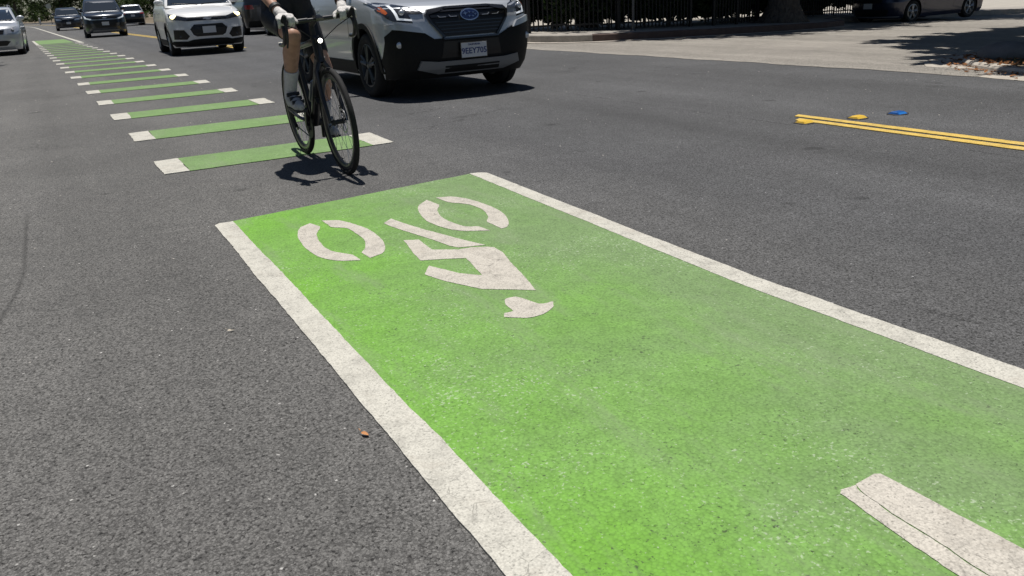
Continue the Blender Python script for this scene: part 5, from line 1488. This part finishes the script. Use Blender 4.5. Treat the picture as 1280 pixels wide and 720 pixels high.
# leaf litter along the corner kerb
litter_m = plain('leaf_litter', (.22, .095, .035), .8, 0, 0, .2, .5, 12)
r_ = np.random.default_rng(9); V = []; Fc = []
for k in range(620):
    t = r_.random(); a = PI - (PI / 2) * t * 1.02
    d = 2.08 + r_.normal() * .16 if r_.random() < .7 else 1.7 + r_.normal() * .3
    x = 10.6 + d * math.cos(a); y = 4.6 + d * math.sin(a) * .97
    if r_.random() < .25: x = 10.5 + r_.random() * 3; y = 6.75 + r_.normal() * .12
    inside = (x - 10.6) ** 2 + (y - 4.6) ** 2 < 2.05 ** 2 or (x > 10.6 and y < 6.68)
    z = gz(x) + (.066 if inside else .012) + r_.random() * .012
    s = r_.uniform(.018, .045); an = r_.random() * 6.28; b = len(V)
    for q in range(4):
        rr = s * (1 if q % 2 == 0 else .5); V.append((x + rr * math.cos(an + q * PI / 2), y + rr * math.sin(an + q * PI / 2), z + r_.normal() * .006))
    Fc.append((b, b + 1, b + 2, b + 3))
tag(mesh_obj('leaf_litter', V, Fc, litter_m), 'brown fallen leaves drifted along the near corner kerb', 'leaves', kind='stuff')
# dry grass on the corner
V = []; Fc = []
for k in range(5200):
    x = r_.uniform(8.75, 15); y = r_.uniform(0.5, 6.4)
    if (x < 10.6 and y > 4.6 and (x - 10.6) ** 2 + (y - 4.6) ** 2 > 1.75 ** 2): continue
    h = r_.uniform(.03, .09); an = r_.random() * 6.28; b = len(V); z = gz(x) + .045
    V += [(x - .006 * math.cos(an), y - .006 * math.sin(an), z), (x + .006 * math.cos(an), y + .006 * math.sin(an), z), (x + r_.normal() * .03, y + r_.normal() * .03, z + h)]
    Fc.append((b, b + 1, b + 2))
tag(mesh_obj('grass', V, Fc, MATS['grass']), 'short dry grass on the shaded near corner', 'grass', kind='stuff')
# single leaf and pebbles on the asphalt
def leaf_thing(label, x, y, s, rz, mat, fold=.35):
    out = [(0, -1), (.32, -.62), (.5, -.1), (.36, .35), (.12, .78), (0, 1.05)]
    V = []; Fc = []
    for (a, b) in out: V += [(a * s, b * s, .006 + abs(a) * fold * s + .004 * math.sin(b * 3)), (0, b * s, .006 + .10 * s * (b ** 2)), (-a * s, b * s, .006 + abs(a) * fold * 1.4 * s)]
    for i in range(len(out) - 1):
        b = i * 3; Fc += [(b, b + 3, b + 4, b + 1), (b + 1, b + 4, b + 5, b + 2)]
    o = mesh_obj('fallen_leaf', V, Fc, mat, None, 60); o.location = (x, y, 0); o.rotation_euler = (0, 0, rz)
    m = MB(); m.tube([(0, 1.0 * s, .012), (.1 * s, 1.5 * s, .016)], .0012, 5); m.build('stalk', mat, o)
    return tag(o, label, 'leaf')
leaf_thing('small dry orange leaf on the asphalt left of the white line', .528, 1.885, .0145, .5, plain('dry_leaf', (.50, .23, .09), .7, 0, 0, .3, .25, 200))
leaf_thing('pale dry leaf scrap on the asphalt, farther left than the orange leaf', .372, 2.86, .012, 1.4, plain('pale_leaf', (.52, .47, .38), .7, 0, 0, .3, .2, 200), .15)
peb = plain('pale_pebble', (.42, .40, .37), .8, 0, 0, .3, .2, 150)
def pebble_mesh(seed):
    r = random.Random(seed); bm = bmesh.new(); bmesh.ops.create_icosphere(bm, subdivisions=1, radius=1)
    for v_ in bm.verts: v_.co *= r.uniform(.75, 1.2); v_.co.z *= .55
    return bm
V = []; Fc = []
for k in range(420):
    x = r_.uniform(-1.5, 8.2); y = r_.uniform(.6, 15)
    if .5 < x < 2.35 and y < 4.8: continue
    s = r_.uniform(.002, .0055) * (1 + .06 * y); b = len(V)
    for (a, c, d) in ((1, 0, 0), (-1, 0, 0), (0, 1, 0), (0, -1, 0), (0, 0, .7)):
        V.append((x + s * a * r_.uniform(.6, 1.4), y + s * c * r_.uniform(.6, 1.4), .001 + s * d))
    Fc += [(b, b + 2, b + 4), (b + 2, b + 1, b + 4), (b + 1, b + 3, b + 4), (b + 3, b, b + 4)]
tag(mesh_obj('grit', V, Fc, peb), 'scattered pale grit on the asphalt', 'grit', kind='stuff')
